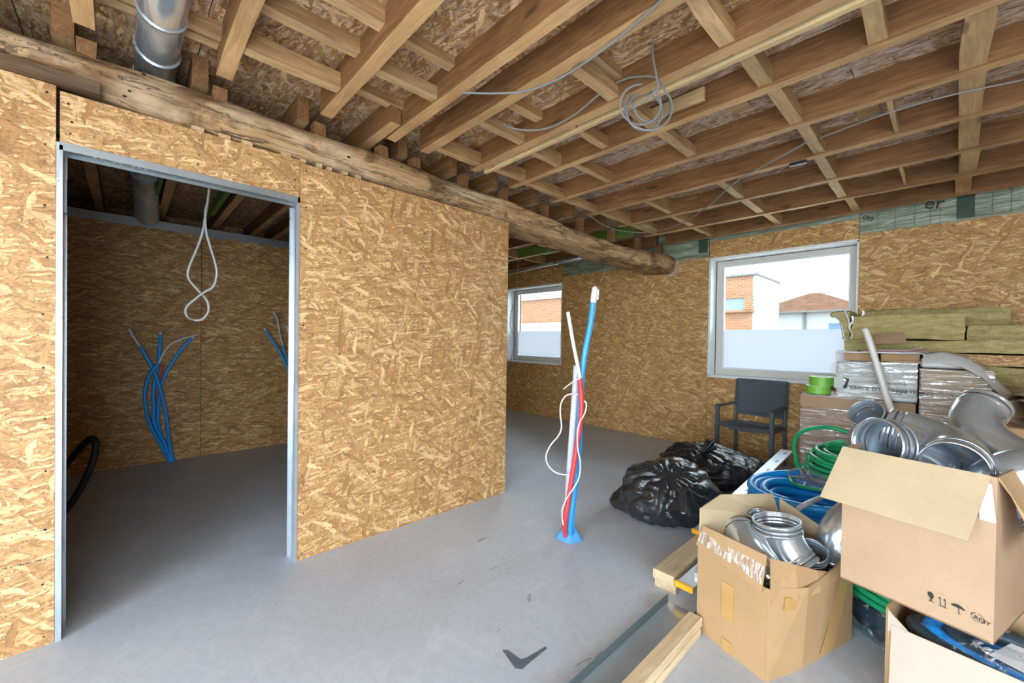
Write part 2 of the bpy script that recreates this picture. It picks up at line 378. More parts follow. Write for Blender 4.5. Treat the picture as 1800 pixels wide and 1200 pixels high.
def obj(name, mb, mat, parent=None, base=None, label=None, kind=None, bevel=0, under=None):
    off = wloc(parent) if parent else Vector((0, 0, 0))
    b = Vector(base) if base is not None else off
    me = bpy.data.meshes.new(name); me.from_pydata([v-b for v in mb.v], [], mb.f)
    me.polygons.foreach_set('use_smooth', mb.sm); me.update()
    me.materials.append(M[mat] if isinstance(mat, str) else mat)
    bm = bmesh.new(); bm.from_mesh(me); bmesh.ops.recalc_face_normals(bm, faces=bm.faces)
    if bevel: bmesh.ops.bevel(bm, geom=[e for e in bm.edges if len(e.link_faces) == 2 and e.calc_face_angle(0) > .6], offset=bevel, segments=1, affect='EDGES')
    bm.to_mesh(me); bm.free()
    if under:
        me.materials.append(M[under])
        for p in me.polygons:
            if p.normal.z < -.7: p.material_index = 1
    o = bpy.data.objects.new(name, me); COL.objects.link(o); o.location = b-off; WL[o.name] = b
    if parent: o.parent = parent
    if label: o['label'] = label
    if kind: o['kind'] = kind
    return o
def tag(o, label, cat, group=None):
    o['label'] = label; o['category'] = cat
    if group: o['group'] = group
    return o
def thing(name, label, cat, loc, group=None):
    o = bpy.data.objects.new(name, None); COL.objects.link(o); o.location = loc; o.empty_display_size = .1; WL[o.name] = Vector(loc)
    return tag(o, label, cat, group)
def single(name, mb, mat, label, cat, base, group=None, bevel=0):
    return tag(obj(name, mb, mat, base=base, bevel=bevel), label, cat, group)
def struct(name, mb, mat, parent=None):
    o = obj(name, mb, mat, parent)
    if not parent: o['kind'] = 'structure'
    return o
def text(name, s, size, origin, right, up, mat, parent, ext=.0008, shear=0.):
    c = bpy.data.curves.new(name, 'FONT'); c.body = s; c.size = size; c.extrude = ext; c.shear = shear; c.resolution_u = 3
    tmp = bpy.data.objects.new('tmp_text', c); COL.objects.link(tmp)
    dg = bpy.context.evaluated_depsgraph_get(); dg.update()
    me = bpy.data.meshes.new_from_object(tmp.evaluated_get(dg)); bpy.data.objects.remove(tmp)
    r = Vector(right).normalized(); u = Vector(up); u = (u-r*u.dot(r)).normalized(); n = r.cross(u)
    off = wloc(parent); o_ = Vector(origin)
    for v in me.vertices: v.co = o_+r*v.co.x+u*v.co.y+n*v.co.z-off
    me.materials.clear(); me.materials.append(M[mat])
    o = bpy.data.objects.new(name, me); COL.objects.link(o); o.parent = parent; WL[o.name] = off
    return o

XP, YW = -2.555, 5.235        # faces of the partition and of the window wall
ZJ, ZD = 2.57, 2.722          # joist undersides, deck underside

# ------------------------------------------------------------------ setting: floor
fl = struct('floor', MB().box(-6.6, 2.6, -2.5, 5.6, -.12, 0), 'floor')
st = MB()
sp = [(883, 1142), (893, 1142), (915, 1158), (925, 1156), (958, 1136), (962, 1139), (952, 1147), (930, 1165), (918, 1176), (905, 1174), (897, 1162)]
st.slab([at(u, v, 2, .0006) for u, v in reversed(sp)], .0004)
obj('stain', st, 'stain', fl)

# ceiling: deck boards, joists, noggins
ce = struct('ceiling', MB().box(-6.6, 2.6, -2.5, 5.6, ZD+.02, ZD+.1), 'dark')
xs = [-6.6, -4.9, -2.62, -1.5, -.35, .75, 2.6]; ys = [-2.5, -1.6, -.98, -.36, .26, .88, 1.5, 2.08, 2.7, 3.32, 3.94, 4.56, 5.6]
for j in range(len(ys)-1):
    sh = .28 if j % 2 else 0
    for i in range(len(xs)-1):
        x0 = xs[i]+(sh if i else 0); x1 = xs[i+1]+(sh if i < len(xs)-2 else 0); dz = R()*.006
        obj('ceiling_panel', MB().box(x0+.002, x1-.002, ys[j]+.002, ys[j+1]-.002, ZD-dz, ZD+.018), 'osb_old' if ys[j] > 1.9 else 'osb_deck', ce)
J = {'S2': -1.55, 'S1': -1.05, 'S0': -.6, 'T': -.13, 'U': .345, 'V': .83, 'W': 1.23, 'X': 1.475, 'Y': 1.90, 'A': 2.325, 'B': 2.845, 'C': 3.39, 'D': 3.97, 'E': 4.545, 'F': 5.10}
JW = {}
for k, y in J.items():
    wd = .066 if k in 'STUVWXYS0S1S2' else .056; JW[k] = wd
    left = -2.46 if k in ('V', 'W', 'X', 'Y', 'U', 'T') else -2.5
    b = MB().bar((left, y, ZJ+(R()-.5)*.006), (2.6, y+(R()-.5)*.02, ZJ+(R()-.5)*.006), wd, ZD-ZJ, 26, .0028)
    obj('joist', b, 'joist', ce, under='joist_bounce_lit')
    # continuation on the other side of the beam, lapped beside the first
    y2 = y-.075 if k != 'F' else y
    b = MB().bar((-6.5, y2, ZJ+.01), (-2.62 if k not in 'W' else -2.25, y2, ZJ+.005), wd, ZD-ZJ-.01, 8, .003)
    obj('joist', b, 'greenwood' if k in ('E',) else 'joist', ce, under='joist_bounce_lit')
    if k not in ('S1', 'S2'):
        zt = 2.50 if y < 1.6 else 2.475 if y < 2.6 else 2.415
        obj('packing_block', MB().bar((-2.56, y+.002, zt), (-2.63, y, zt), wd*.9, ZJ-zt, 1, .004), 'joist', ce)
order = ['S2', 'S1', 'S0', 'T', 'U', 'V', 'W', 'X', 'Y', 'A', 'B', 'C', 'D', 'E', 'F']
def nog(k2, x, z=ZJ+.012, wd=.052, top=None, mat=None, dx=0.):
    k1 = order[order.index(k2)-1]
    y0 = J[k1]+JW[k1]/2-.004; y1 = J[k2]-JW[k2]/2+.004
    top = top or min(ZD-.002, z+.055+R()*.03+(.05 if k2 in 'DEF' else 0))
    b = MB().bar((x+dx, y0, z), (x, y1, z), wd, top-z, 3, .003)
    obj('noggin', b, mat or random.choice(['nog', 'nog', 'nogrough']), ce, under='nog_bounce_lit')
for k in 'YABDE': nog(k, -2.36 if k != 'A' else -2.33, ZJ+.004, .06)
nog('C', -2.38, ZJ+.004, .06); nog('F', -1.93, ZJ+.004, .06)
for k, x in (('V', -2.18), ('W', -1.90), ('Y', -1.91), ('A', -1.96), ('B', -1.87), ('D', -1.89), ('E', -1.92)): nog(k, x, wd=.055)
for k, x in (('Y', -1.22), ('A', -1.21), ('B', -1.21), ('D', -1.25), ('E', -1.25), ('F', -1.23)): nog(k, x, wd=.06, mat='nogrough')
for k, x in (('Y', -.66), ('A', -.63), ('B', -.61), ('C', -.59), ('D', -.61), ('E', -.62), ('F', -.59)): nog(k, x, wd=.062, mat='nogrough')
for k, x in (('B', .07), ('C', .08), ('D', .09), ('E', .10), ('F', .09)): nog(k, x, wd=.088, mat='nogrough', dx=(R()-.5)*.02)
nog('A', -1.56, wd=.05); nog('C', -.215, wd=.022, top=ZJ+.06); nog('E', -.23, wd=.022, top=ZJ+.06); nog('A', -.21, wd=.06); nog('U', -2.30, 2.66); nog('T', -1.9, 2.66)
for k, x, z in (('U', -2.39, 2.70), ('V', -1.95, 2.65), ('V', -1.69, 2.64), ('V', -1.71, 2.715), ('W', -1.74, 2.70), ('W', -2.27, 2.70), ('Y', -1.76, 2.71), ('Y', -1.2, 2.715), ('W', -1.1, 2.66), ('V', -1.2, 2.66)):
    nog(k, x, min(z, 2.672), .06, ZD-.002, 'nog')
for k in 'CDEF': nog(k, -4.6, ZJ+.01, .05); 
for y, x in ((2.55, -.04), (3.1, -.04), (2.6, -.85), (2.1, -.55), (2.09, -1.5), (3.2, -.33)):
    obj('deck_offcut', MB().box(x-.05, x+.05, y-.07, y+.07, ZD-.03, ZD-.008), 'pieces', ce)
obj('green_board', MB().bar((-2.9, .215, 2.585), (-5.3, .20, 2.585), .03, .09, 2, .001), 'greenwood', ce)
obj('green_board', MB().bar((-3.3, .66, 2.585), (-5.4, .66, 2.585), .04, .10, 2, .001), 'greenwood', ce)
# thin bright batten fixed under joist Y
obj('batten', MB().bar((-2.42, 1.985, ZJ-.006), (1.2, 1.975, ZJ-.006), .026, .045, 14, .001), 'newx', ce)
obj('batten', MB().bar((-1.32, 2.245, ZJ+.03), (-.9, 2.245, ZJ+.03), .02, .07, 2, .002), 'pieces', ce)

# ------------------------------------------------------------------ setting: left partition with doorway
wl = struct('wall_left', MB().box(-2.66, -2.60, -2.5, -.26, .0, 2.30).box(-2.66, -2.60, .76, 2.35, .0, 2.28).box(-2.66, -2.60, -.26, .76, 2.15, 2.28), 'dark')
def panel(parent, axis, c, a0, a1, z0, z1, t=.018, screws=True, mat='osb'):
    if axis == 0: b = MB().box(c-t, c, a0, a1, z0, z1)
    else: b = MB().box(a0, a1, c, c+t, z0, z1)
    o = obj('osb_panel', b, mat, parent)
    if screws:
        h = MB(); pts = []
        n = max(2, int((z1-z0)/.22))
        for i in range(n+1):
            zz = z0+.04+(z1-z0-.08)*i/n+(R()-.5)*.03
            for a in (a0+.022+R()*.012, a1-.022-R()*.012): pts.append((a, zz))
            if a1-a0 > .9: pts.append(((a0+a1)/2+(R()-.5)*.01, zz))
        for a, zz in pts:
            r = .0035+R()*.0022
            ring = [(a+r*math.cos(q*math.pi/3), zz+r*math.sin(q*math.pi/3)) for q in range(6)]
            if axis == 0: h.add([(c+.0004, p, q) for p, q in ring], [tuple(range(6))])
            else: h.add([(p, c-.0004, q) for p, q in ring], [tuple(range(6))])
        obj('screw_heads', h, 'hole', parent, kind='stuff')
    return o
panel(wl, 0, XP, -1.47, -.216, .0, 2.332)
panel(wl, 0, XP, -2.5, -1.474, .0, 2.332)
panel(wl, 0, XP-.004, -.205, .721, 2.105, 2.316)
panel(wl, 0, XP, .724, 2.358, .0, 2.302)
obj('osb_edge', MB().box(-2.66, XP-.019, 2.345, 2.358, 0, 2.29), 'osb', wl)
# pencil sketch on the board and stamped line of print
pm = MB()
def stroke(mb, pts, x, wpx=1.1):
    for (u0, v0), (u1, v1) in zip(pts, pts[1:]):
        a = at(u0, v0, 0, x); b = at(u1, v1, 0, x); d = (b-a).normalized(); n = Vector((1, 0, 0)).cross(d)*.0016
        mb.add([a-n, b-n, b+n, a+n], [(0, 1, 2, 3)])
for pts in ([(698, 556), (698, 582), (741, 580), (744, 553), (700, 552)], [(704, 574), (709, 561), (713, 571)], [(721, 574), (727, 566), (733, 565), (736, 573)], [(722, 552), (722, 563)], [(752, 585), (783, 584)], [(668, 609), (692, 604)]): stroke(pm, pts, XP+.0006)
obj('pencil_marks', pm, 'inkbrown', wl)
pr = MB(); u = 2.
while u < 84:
    v = 1000-u*.235; L = 1.5+R()*2.2
    if R() > .18: stroke(pr, [(u, v+R()*1.4), (u+L, v-.6)], XP+.0006)
    if R() > .5: stroke(pr, [(u, v+2), (u+L*.7, v+1.4)], XP+.0006)
    u += L+1+R()
obj('stamped_print', pr, 'ink', wl)
# steel door lining
dr = struct('door_1', MB().box(-2.66, XP+.003, -.2145, -.206, 0, 2.10), 'galv')
obj('jamb', MB().box(-2.655, -2.648, -.206, -.19, 0, 2.09).box(XP-.012, XP+.003, -.206, -.196, 0, 2.09), 'galv', dr)
obj('jamb', MB().box(-2.655, XP+.003, .711, .7225, .0, 2.10).box(-2.655, -2.65, .695, .711, 0, 2.06).box(XP-.008, XP+.003, .703, .711, 0, 2.06), 'galv', dr)
hd = obj('head_rail', MB().box(-2.655, XP+.003, -.206, .7225, 2.085, 2.104).box(XP-.004, XP+.003, -.206, .7225, 2.070, 2.085).box(-2.655, -2.65, -.206, .7225, 2.072, 2.085), 'galvdull', dr)
hm = MB()
for i in range(9):
    if i in (2, 5): continue
    y = -.11+i*.021
    hm.box(-2.617, -2.604, y, y+.008+R()*.006, 2.0838, 2.0852)
obj('embossed_print', hm, 'bead', hd)
obj('jamb_bracket', MB().box(-2.62, -2.60, -.2, -.188, 1.82, 1.96), 'galvdull', dr)

# small room behind: back wall, channel, return wall
wi = struct('wall_inner', MB().box(-5.62, -5.53, -2.5, 2.30, 0, 2.45), 'dark')
for a0, a1 in ((-2.5, -1.82), (-1.815, -.665), (-.66, .585), (.589, 2.30)): panel(wi, 0, -5.5, a0, a1, 0, 2.372, mat='osb_horizontal')
obj('top_channel', MB().box(-5.60, -5.488, -2.5, 2.30, 2.372, 2.455), 'galvdull', wi)
wr = struct('wall_return', MB().box(-5.6, -2.66, 2.31, 2.345, 0, 2.28), 'dark')
for i in range(3): panel(wr, 1, 2.29, -5.5+i*.95, -4.553+i*.95, 0, 2.28, screws=False)
obj('osb_panel', MB().box(-5.6, -2.66, 2.345, 2.358, 0, 2.28), 'osb', wr)
struct('wall_side', MB().box(-6.6, -6.4, -2.5, 5.6, 0, 2.78), 'osb')
struct('wall_right', MB().box(2.5, 2.6, -2.5, -2.1, 0, 2.78).box(2.5, 2.6, -.05, 5.6, 0, 2.78).box(2.5, 2.6, -2.1, -.05, 2.3, 2.78), 'osb')  # opening here is added, out of view, to brighten partition and small room
wf = struct('wall_front', MB().box(-6.6, -1.4, -2.5, -2.38, 0, 2.78).box(2.4, 2.6, -2.5, -2.38, 0, 2.78).box(-1.4, 2.4, -2.5, -2.38, 2.3, 2.78), 'osb')

# ------------------------------------------------------------------ setting: window wall
W1 = (-1.99, -.588, .896, 2.332); W2 = (-5.67, -4.345, .908, 2.252); YO = 5.56
wb = MB()
for x0, x1, z0, z1 in ((-6.6, W2[0], 0, 2.78), (W2[0], W2[1], 0, W2[2]), (W2[0], W2[1], W2[3], 2.78), (W2[1], W1[0], 0, 2.78), (W1[0], W1[1], 0, W1[2]), (W1[0], W1[1], W1[3], 2.78), (W1[1], 2.6, 0, 2.78)):
    wb.box(x0, x1, YW+.02, YO+.04, z0, z1)
wk = struct('wall_back', wb, 'dark')
def wp(x0, x1, z0, z1): return panel(wk, 1, YW, x0+.002, x1-.002, z0, z1, mat='osb_window_wall')
wp(-6.4, W2[0], 0, 2.56); wp(W2[0], W2[1], 0, W2[2]); wp(W2[0], W2[1], W2[3], 2.565)
wp(-4.342, -3.25, 0, 2.39); wp(-3.25, W1[0]-.012, 0, 2.36); wp(W1[0]-.012, W1[1]+.002, 0, W1[2]); wp(W1[0]-.012, W1[1]+.002, W1[3], 2.545)
wp(W1[1]+.003, .66, 0, 2.392); wp(.66, 1.9, 0, 2.385)
# membrane strips above the boards
def memb(x0, x1, z0, z1, y=YW-.004):
    def fn(a, b):
        x = x0+(x1-x0)*a; z = z0+(z1-z0)*b
        return Vector((x, y-.004+.007*noise.noise(Vector((x*5, z*18, 3.1))), z))
    return obj('vapour_membrane', MB().grid(fn, 40, 8), 'membrane', wk)
mb_ = memb(W1[1]+.004, 2.45, 2.385, 2.75); memb(-4.34, W1[0]-.014, 2.36, 2.75); memb(W1[0]-.01, W1[1], 2.54, 2.75)
obj('tape_patch', MB().box(.06, .165, YW-.017, YW-.015, 2.40, 2.70), 'membrane_dark', mb_)
obj('tape_patch', MB().box(-2.13, -2.02, YW-.017, YW-.015, 2.42, 2.70), 'membrane_dark', wk)
for x in (-.45, -.33, -.2, -.1, -.04, .26, .36, .5): obj('fold_line', MB().box(x, x+.003, YW-.0172, YW-.016, 2.40, 2.7), 'membrane_dark', mb_)
text('membrane_print', 'er', .145, (-.145, YW-.0175, 2.535), (1, 0, -.18), (.1, 0, 1), 'ink', mb_)
text('membrane_print', 'on', .085, (-.57, YW-.0175, 2.535), (.9, 0, -.5), (.4, 0, 1), 'ink', mb_)
# sealing tape round the end of the beam
obj('sealing_tape', MB().slab([(-2.435, YW-.003, 2.19), (-2.405, YW-.003, 2.19), (-2.385, YW-.003, 2.40), (-2.415, YW-.003, 2.40)], -.002).slab([(-2.415, YW-.003, 2.38), (-2.33, YW-.003, 2.38), (-2.33, YW-.003, 2.47), (-2.375, YW-.003, 2.47), (-2.375, YW-.003, 2.41), (-2.415, YW-.003, 2.41)], -.002).slab([(-2.56, YW-.003, 2.165), (-2.40, YW-.003, 2.175), (-2.40, YW-.003, 2.2), (-2.56, YW-.003, 2.19)], -.002), 'sealtape', wk)

def window(name, W, bar):
    x0, x1, z0, z1 = W; yf = 5.40; fw = .075
    f = struct(name, MB().box(x0, x0+fw+.012, yf, yf+.07, z0, z1).box(x1-fw, x1, yf, yf+.07, z0, z1).box(x0+fw+.012, x1-fw, yf, yf+.07, z0, z0+fw+.01).box(x0+fw+.012, x1-fw, yf, yf+.07, z1-fw, z1), 'frame')
    g0, g1, h0, h1 = x0+fw+.012, x1-fw, z0+fw+.01, z1-fw
    b = .018
    obj('glazing_bead', MB().box(g0, g0+b, yf+.012, yf+.05, h0, h1).box(g1-b, g1, yf+.012, yf+.05, h0, h1).box(g0+b, g1-b, yf+.012, yf+.05, h0, h0+b).box(g0+b, g1-b, yf+.012, yf+.05, h1-b, h1), 'bead', f)
    pn = obj('pane', MB().box(g0+b, g1-b, yf+.03, yf+.034, h0+b, h1-b), 'glass', f)
    obj('frosted_film', MB().box(g0+b, g1-b, yf+.026, yf+.028, h0+b, bar), 'frost', pn)
    t = .012
    obj('reveal_lining', MB().box(x0-.012, x0+t, YW-.006, yf, z0, z1), 'reveal', f)
    obj('reveal_lining', MB().box(x1-t, x1+.004, YW-.006, yf, z0, z1), 'reveal', f)
    obj('reveal_lining', MB().box(x0-.012, x1+.004, YW-.006, yf, z1-t, z1+.012), 'reveal', f)
    obj('reveal_lining', MB().box(x0-.012, x1+.004, YW-.006, yf, z0-.014, z0+t), 'reveal', f)
    obj('frame_seal', MB().box(x0+t, x0+t+.008, yf-.004, yf, z0+t, z1-t).box(x0+t, x1-t, yf-.004, yf, z1-t-.006, z1-t), 'inkbrown', f)
    return f
window('window_1', W1, 1.465); window('window_2', W2, 1.466)

# ------------------------------------------------------------------ the hewn beam
prof = [(-2.45, 2.52, 2.38), (-.9, 2.515, 2.375), (-.35, 2.512, 2.368), (-.15, 2.518, 2.355), (.1, 2.52, 2.33), (.4, 2.516, 2.318), (.8, 2.508, 2.32), (1.3, 2.512, 2.318), (1.8, 2.50, 2.315), (2.3, 2.492, 2.306), (2.75, 2.452, 2.275), (3.25, 2.408, 2.25), (4.05, 2.40, 2.215), (4.7, 2.425, 2.205), (5.23, 2.46, 2.205)]
def lerp_prof(y):
    for a, b in zip(prof, prof[1:]):
        if a[0] <= y <= b[0]:
            t = (y-a[0])/(b[0]-a[0]); t = t*t*(3-2*t); return a[1]+(b[1]-a[1])*t, a[2]+(b[2]-a[2])*t
    return prof[-1][1:]
def beam_pt(a, b):
    y = -2.45+7.68*b; zt, zb = lerp_prof(y); zc = (zt+zb)/2; hz = (zt-zb)/2; th = 2*math.pi*a
    c, s_ = math.cos(th), math.sin(th); p = 3.4
    k = (abs(c)**p+abs(s_)**p)**(-1/p)
    xc = -2.705+.008*math.sin(y*1.7)+.085*max(0, min(1, (y-1.8)/3.2)); hx = .175
    nz = noise.noise(Vector((c*2, y*1.6, s_*2)))*.02+noise.noise(Vector((c*5+9, y*5, s_*5)))*.009
    xb = -.05*max(0, min(1, y-2.3)) if s_ < -.3 else 0
    return Vector((xc+c*k*(hx+nz)+(xb*max(0, -c)), y, zc+s_*k*(hz+nz)))
bmb = MB().grid(beam_pt, 40, 200, True, True)
bmt = thing('ceiling_beam', 'large rough hewn timber beam running under the joists above the board partition', 'beam', (-2.63, 1.3, 2.32))
obj('timber', bmb, 'beam', bmt)
dk = MB()
for u, v in ((253, 131), (228, 160), (219, 169), (1060, 465), (1010, 403), (925, 393), (985, 397), (1048, 419), (1053, 438), (1058, 440), (613, 276), (706, 293)):
    p = at(u, v, 0, -2.52+.085*max(0, min(1, (at(u, v, 0, -2.5).y-1.8)/3.2))); r = .006+R()*.005
    dk.add([p+Vector((0, r*math.cos(q), r*.7*math.sin(q))) for q in [i*math.pi/3 for i in range(6)]], [tuple(range(6))])
obj('nail_holes', dk, 'hole', bmt, kind='stuff')
# dark timber wedge between partition and beam
single('packing_timber', MB().bar((-2.55, -1.9, 2.336), (-2.55, -.085, 2.336), .07, .045, 6, .003), 'darkwood', 'dark stained timber length lying on top of the board left of the doorway', 'timber', (-2.55, -.9, 2.336))
cuts = [(533, 278, .02), (562, 281, .026), (579, 289, .018), (606, 294, .022), (629, 300, .022)]
names = ['leftmost', 'second from left', 'middle flat', 'fourth from left', 'rightmost']
for (u, v, h), nm in zip(cuts, names):
    p = at(u, v, 0, XP+.002)
    single('wood_shim', MB().bar((XP-.016, p.y-.014, 2.304), (XP-.016, p.y+.014+R()*.008, 2.304), .04, h, 1, .002), 'pieces', f'{nm} small pale wooden shim on top of the board right of doorway', 'shim', (XP-.016, p.y, 2.304), 'shims under the beam')
for u, v in ((345, 226), (392, 240), (432, 250), (500, 268)):
    p = at(u, v, 0, -2.57)
    obj('packing_block', MB().bar((-2.575, p.y-.02, 2.318), (-2.575, p.y+.03, 2.318), .03, .02, 1, .002), 'pieces', wl)

# ------------------------------------------------------------------ ducts
dt = thing('ventilation_duct', 'round galvanised duct running between joists over the beam, top left', 'duct', (-2.2, .10, 2.66))
cy, cz, cr = .105, 2.665, .082
obj('duct_pipe', MB().tube([(-1.0, cy, cz), (-2.62, cy, cz), (-4.6, cy, cz)], cr, 28), 'duct', dt)
for x in (-2.28, -2.6, -2.9): obj('joint_band', MB().tube([(x-.006, cy, cz), (x+.006, cy, cz)], cr+.006, 28), 'galv', dt)
fx = thing('flexible_duct', 'ribbed silver flexible duct seen through the doorway under the ceiling', 'duct', (-5.1, .12, 2.5))
fp = [Vector((-4.62, .105, 2.665)), Vector((-4.85, .11, 2.65)), Vector((-5.1, .13, 2.58)), Vector((-5.3, .14, 2.50)), Vector((-5.42, .15, 2.46))]
fpp = spline(fp, 14); obj('ribbed_hose', MB().tube(fpp, [.088+.006*(1 if i % 3 == 0 else -1) for i in range(len(fpp))], 24), 'flexduct', fx)
obj('clamp_band', MB().tube([(-4.60, .105, 2.665), (-4.63, .105, 2.664)], .097, 24), 'galv', fx)
single('ceiling_pipe', MB().tube([at(893, 480, 1, 4.82), at(955, 466, 1, 4.82), at(1045, 449, 1, 4.82)], .028, 14), 'galv', 'horizontal silver pipe under the joists near the small window', 'pipe', (-4.4, 4.82, 2.4))

# ------------------------------------------------------------------ ceiling cables
def cable(name, pts, r, mat, label, cat='cable', res=8, n=8, group=None, extra=None):
    c = sum((Vector(p) for p in pts), Vector())/len(pts)
    return single(name, MB().tube(pts, r, n, res=res), mat, label, cat, c, group)
zc_ = 2.552
cable('ceiling_cable', [at(812, 163, 2, zc_), at(870, 164, 2, zc_-.01), at(925, 160, 2, zc_-.02), at(985, 137, 2, zc_-.02), at(1050, 95, 2, zc_-.01), at(1110, 48, 2, zc_), at(1170, -6, 2, zc_)], .0055, 'cable', 'grey cable crossing under the joists to the top edge of the picture')
cable('ceiling_cable', [at(884, 217, 2, 2.57), at(900, 225, 2, 2.56), at(935, 229, 2, 2.545), at(972, 222, 2, 2.54), at(1012, 200, 2, 2.55), at(1056, 163, 2, 2.56)], .0052, 'cable', 'short grey cable sagging between two joists left of the cable coil')
cable('ceiling_cable', [at(1036, 378, 2, 2.565), at(1062, 396, 2, 2.555), at(1095, 406, 2, 2.55), at(1140, 408, 2, 2.545), at(1195, 394, 2, 2.545), at(1245, 362, 2, 2.545), at(1290, 322, 2, 2.55), at(1360, 282, 2, 2.552), at(1425, 246, 2, 2.56)], .0055, 'cable', 'long thin grey cable drooping under the joists near the end of the beam')
cable('ceiling_cable', [at(1440, 243, 2, 2.56), at(1500, 220, 2, 2.56), at(1560, 199, 2, 2.56), at(1660, 170, 2, 2.56), at(1800, 140, 2, 2.56)], .0045, 'cable', 'thin grey cable along the joists at the right above the window')
co = thing('cable_coil', 'coil of grey cable hanging from the ceiling joists', 'cable', at(1136, 180, 2, 2.5))
ctr = at(1135, 180, 1, 1.84); rr = (_R, _U, _f)
for k, (du, dv, ru, rv, tl) in enumerate(((-9, 0, 36, 36, .5), (5, 5, 42, 41, -.3), (-2, 13, 31, 33, .25), (10, -6, 33, 38, .1))):
    pts = []
    for i in range(28):
        a = 2*math.pi*i/28
        pts.append(atd(1135+du+ru*math.cos(a), 184+dv+rv*math.sin(a)*.98, 2.07+.05*math.sin(a+k)*tl+k*.012))
    obj('cable_loop', MB().tube(pts, .0055, 8, closed=True), 'cable', co)
obj('cable_tail', MB().tube([at(1165, 55, 1, 1.82), at(1148, 72, 1, 1.80), at(1148, 100, 1, 1.80), at(1155, 140, 1, 1.80), at(1153, 160, 1, 1.80), at(1110, 192, 1, 1.8)], .005, 8, res=6), 'cable', co)
obj('cable_tail', MB().tube([at(1082, 146, 1, 1.84), at(1110, 136, 1, 1.84), at(1150, 135, 1, 1.83), at(1160, 146, 1, 1.83), at(1172, 165, 1, 1.83)], .005, 8, res=6), 'cable', co)
cn = thing('cable_connector', 'black cable connector fixed under a joist above the big window', 'connector', at(1402, 289, 2, 2.555))
obj('connector_body', MB().bar(at(1388, 293, 2, 2.55), at(1418, 286, 2, 2.55), .028, .022, 1, .001), 'black', cn)
obj('connector_lead', MB().tube([at(1388, 292, 2, 2.556), at(1380, 297, 2, 2.55), at(1373, 303, 2, 2.552)], .004, 8, res=5), 'black', cn)
cable('drop_wire', [at(911, 440, 1, 4.4), at(910, 480, 1, 4.4), at(907, 520, 1, 4.4), at(899, 548, 1, 4.4), at(897, 575, 1, 4.4), at(906, 598, 1, 4.4), at(900, 625, 1, 4.4), at(898, 650, 1, 4.4), at(906, 652, 1, 4.4), at(907, 668, 1, 4.4), at(900, 670, 1, 4.4), at(902, 690, 1, 4.4), at(912, 699, 1, 4.4)], .0042, 'cable', 'thin dark wire hanging in front of the small window', 'wire')

# hanging white cable in the doorway
xh = -3.5
wp_ = [(374, 326), (366, 345), (361, 372), (362, 405), (369, 432), (377, 458), (381, 480), (375, 503), (358, 514), (340, 528), (327, 541), (328, 555), (340, 562), (355, 561), (366, 547), (364, 529), (352, 514), (338, 499), (330, 485), (333, 467), (346, 437), (356, 408), (360, 385), (366, 350), (376, 326)]
hp = [at(u, v, 0, xh-(.0 if i < 12 else .06)) for i, (u, v) in enumerate(wp_)]
hp[0].z = ZD-.002; hp[-1].z = ZD-.002
cable('hanging_cable', hp, .0075, 'cablewhite', 'white cable hanging in a figure eight loop inside the doorway', res=7)

# ------------------------------------------------------------------ conduits rising from the floor
def conduit(pts, r, mat, label, inner=None, base=None, group=None, clip=None, name='floor_conduit'):
    t = thing(name, label, 'conduit', base or pts[0], group)
    obj('conduit_sleeve', MB().tube(pts, r, 12, res=8), mat, t)
    if inner: obj('inner_pipe', MB().tube(inner, r*.66, 10, res=5), 'whitepex', t)
    if clip:
        c = Vector(clip); obj('end_tag', MB().tube([c+Vector((0, -.03, -.004)), c, c+Vector((0, .025, .006))], .012, 8), 'foam', t)
    return t
X5 = -5.44
def px5(l, x=X5): return [at(u, v, 0, x) for u, v in l]
g = 'conduits at the back of the small room'
bs = at(300, 806, 2, 0); bs.x = X5
def base5(dy): return Vector((X5, bs.y+dy, 0))
conduit([base5(.012)]+px5([(298, 780), (292, 730), (283, 690), (272, 655), (260, 632), (246, 608)]), .017, 'blue', 'blue conduit leaning left with a bare white pipe end, doorway room', px5([(248, 612), (238, 597), (226, 577)]), group=g, clip=at(231, 589, 0, X5))
conduit([base5(.0)]+px5([(290, 782), (272, 745), (270, 710), (270, 680), (277, 645), (281, 610), (282, 588)], X5-.02), .017, 'blue', 'upright blue conduit with a small white end in the middle of the bunch', px5([(282, 590), (282, 583)], X5-.02), group=g, clip=at(277, 605, 0, X5-.02))
conduit([base5(-.015)]+px5([(282, 780), (263, 745), (255, 705), (256, 680), (265, 655), (280, 638)], X5+.025), .016, 'blue', 'blue conduit bowed to the left of the bunch, doorway room', px5([(280, 638), (287, 622), (300, 605), (318, 596), (347, 588)], X5+.025), group=g, clip=at(315, 600, 0, X5+.02))
conduit([base5(.02)]+px5([(288, 775), (278, 740), (280, 700), (288, 665), (304, 635), (322, 610), (337, 595)], X5-.04), .016, 'blue', 'blue conduit leaning right to the wall, doorway room', px5([(336, 596), (341, 592)], X5-.04), group=g)
conduit([base5(.005)]+px5([(292, 790), (280, 760), (275, 720), (278, 690), (284, 655), (287, 640)], X5-.048), .008, 'red', 'thin red pipe inside the bunch of blue conduits in the small room', group=g)
X6 = -5.40
b6 = at(545, 772, 0, X6); b6.z = 0
g2 = 'conduits beside the right door jamb'
conduit([b6]+px5([(528, 700), (512, 660), (495, 625), (480, 600), (466, 580)], X6), .017, 'bluelight', 'blue conduit leaning left just inside the right door jamb', px5([(467, 582), (464, 577)], X6), group=g2)
conduit([b6+Vector((0, .03, 0))]+px5([(530, 690), (515, 655), (504, 630), (497, 607)], X6+.03), .015, 'bluelight', 'blue conduit with long white pipe end beside the right door jamb', px5([(498, 610), (492, 588), (487, 560), (480, 548)], X6+.03), group=g2, clip=at(481, 558, 0, X6+.03))
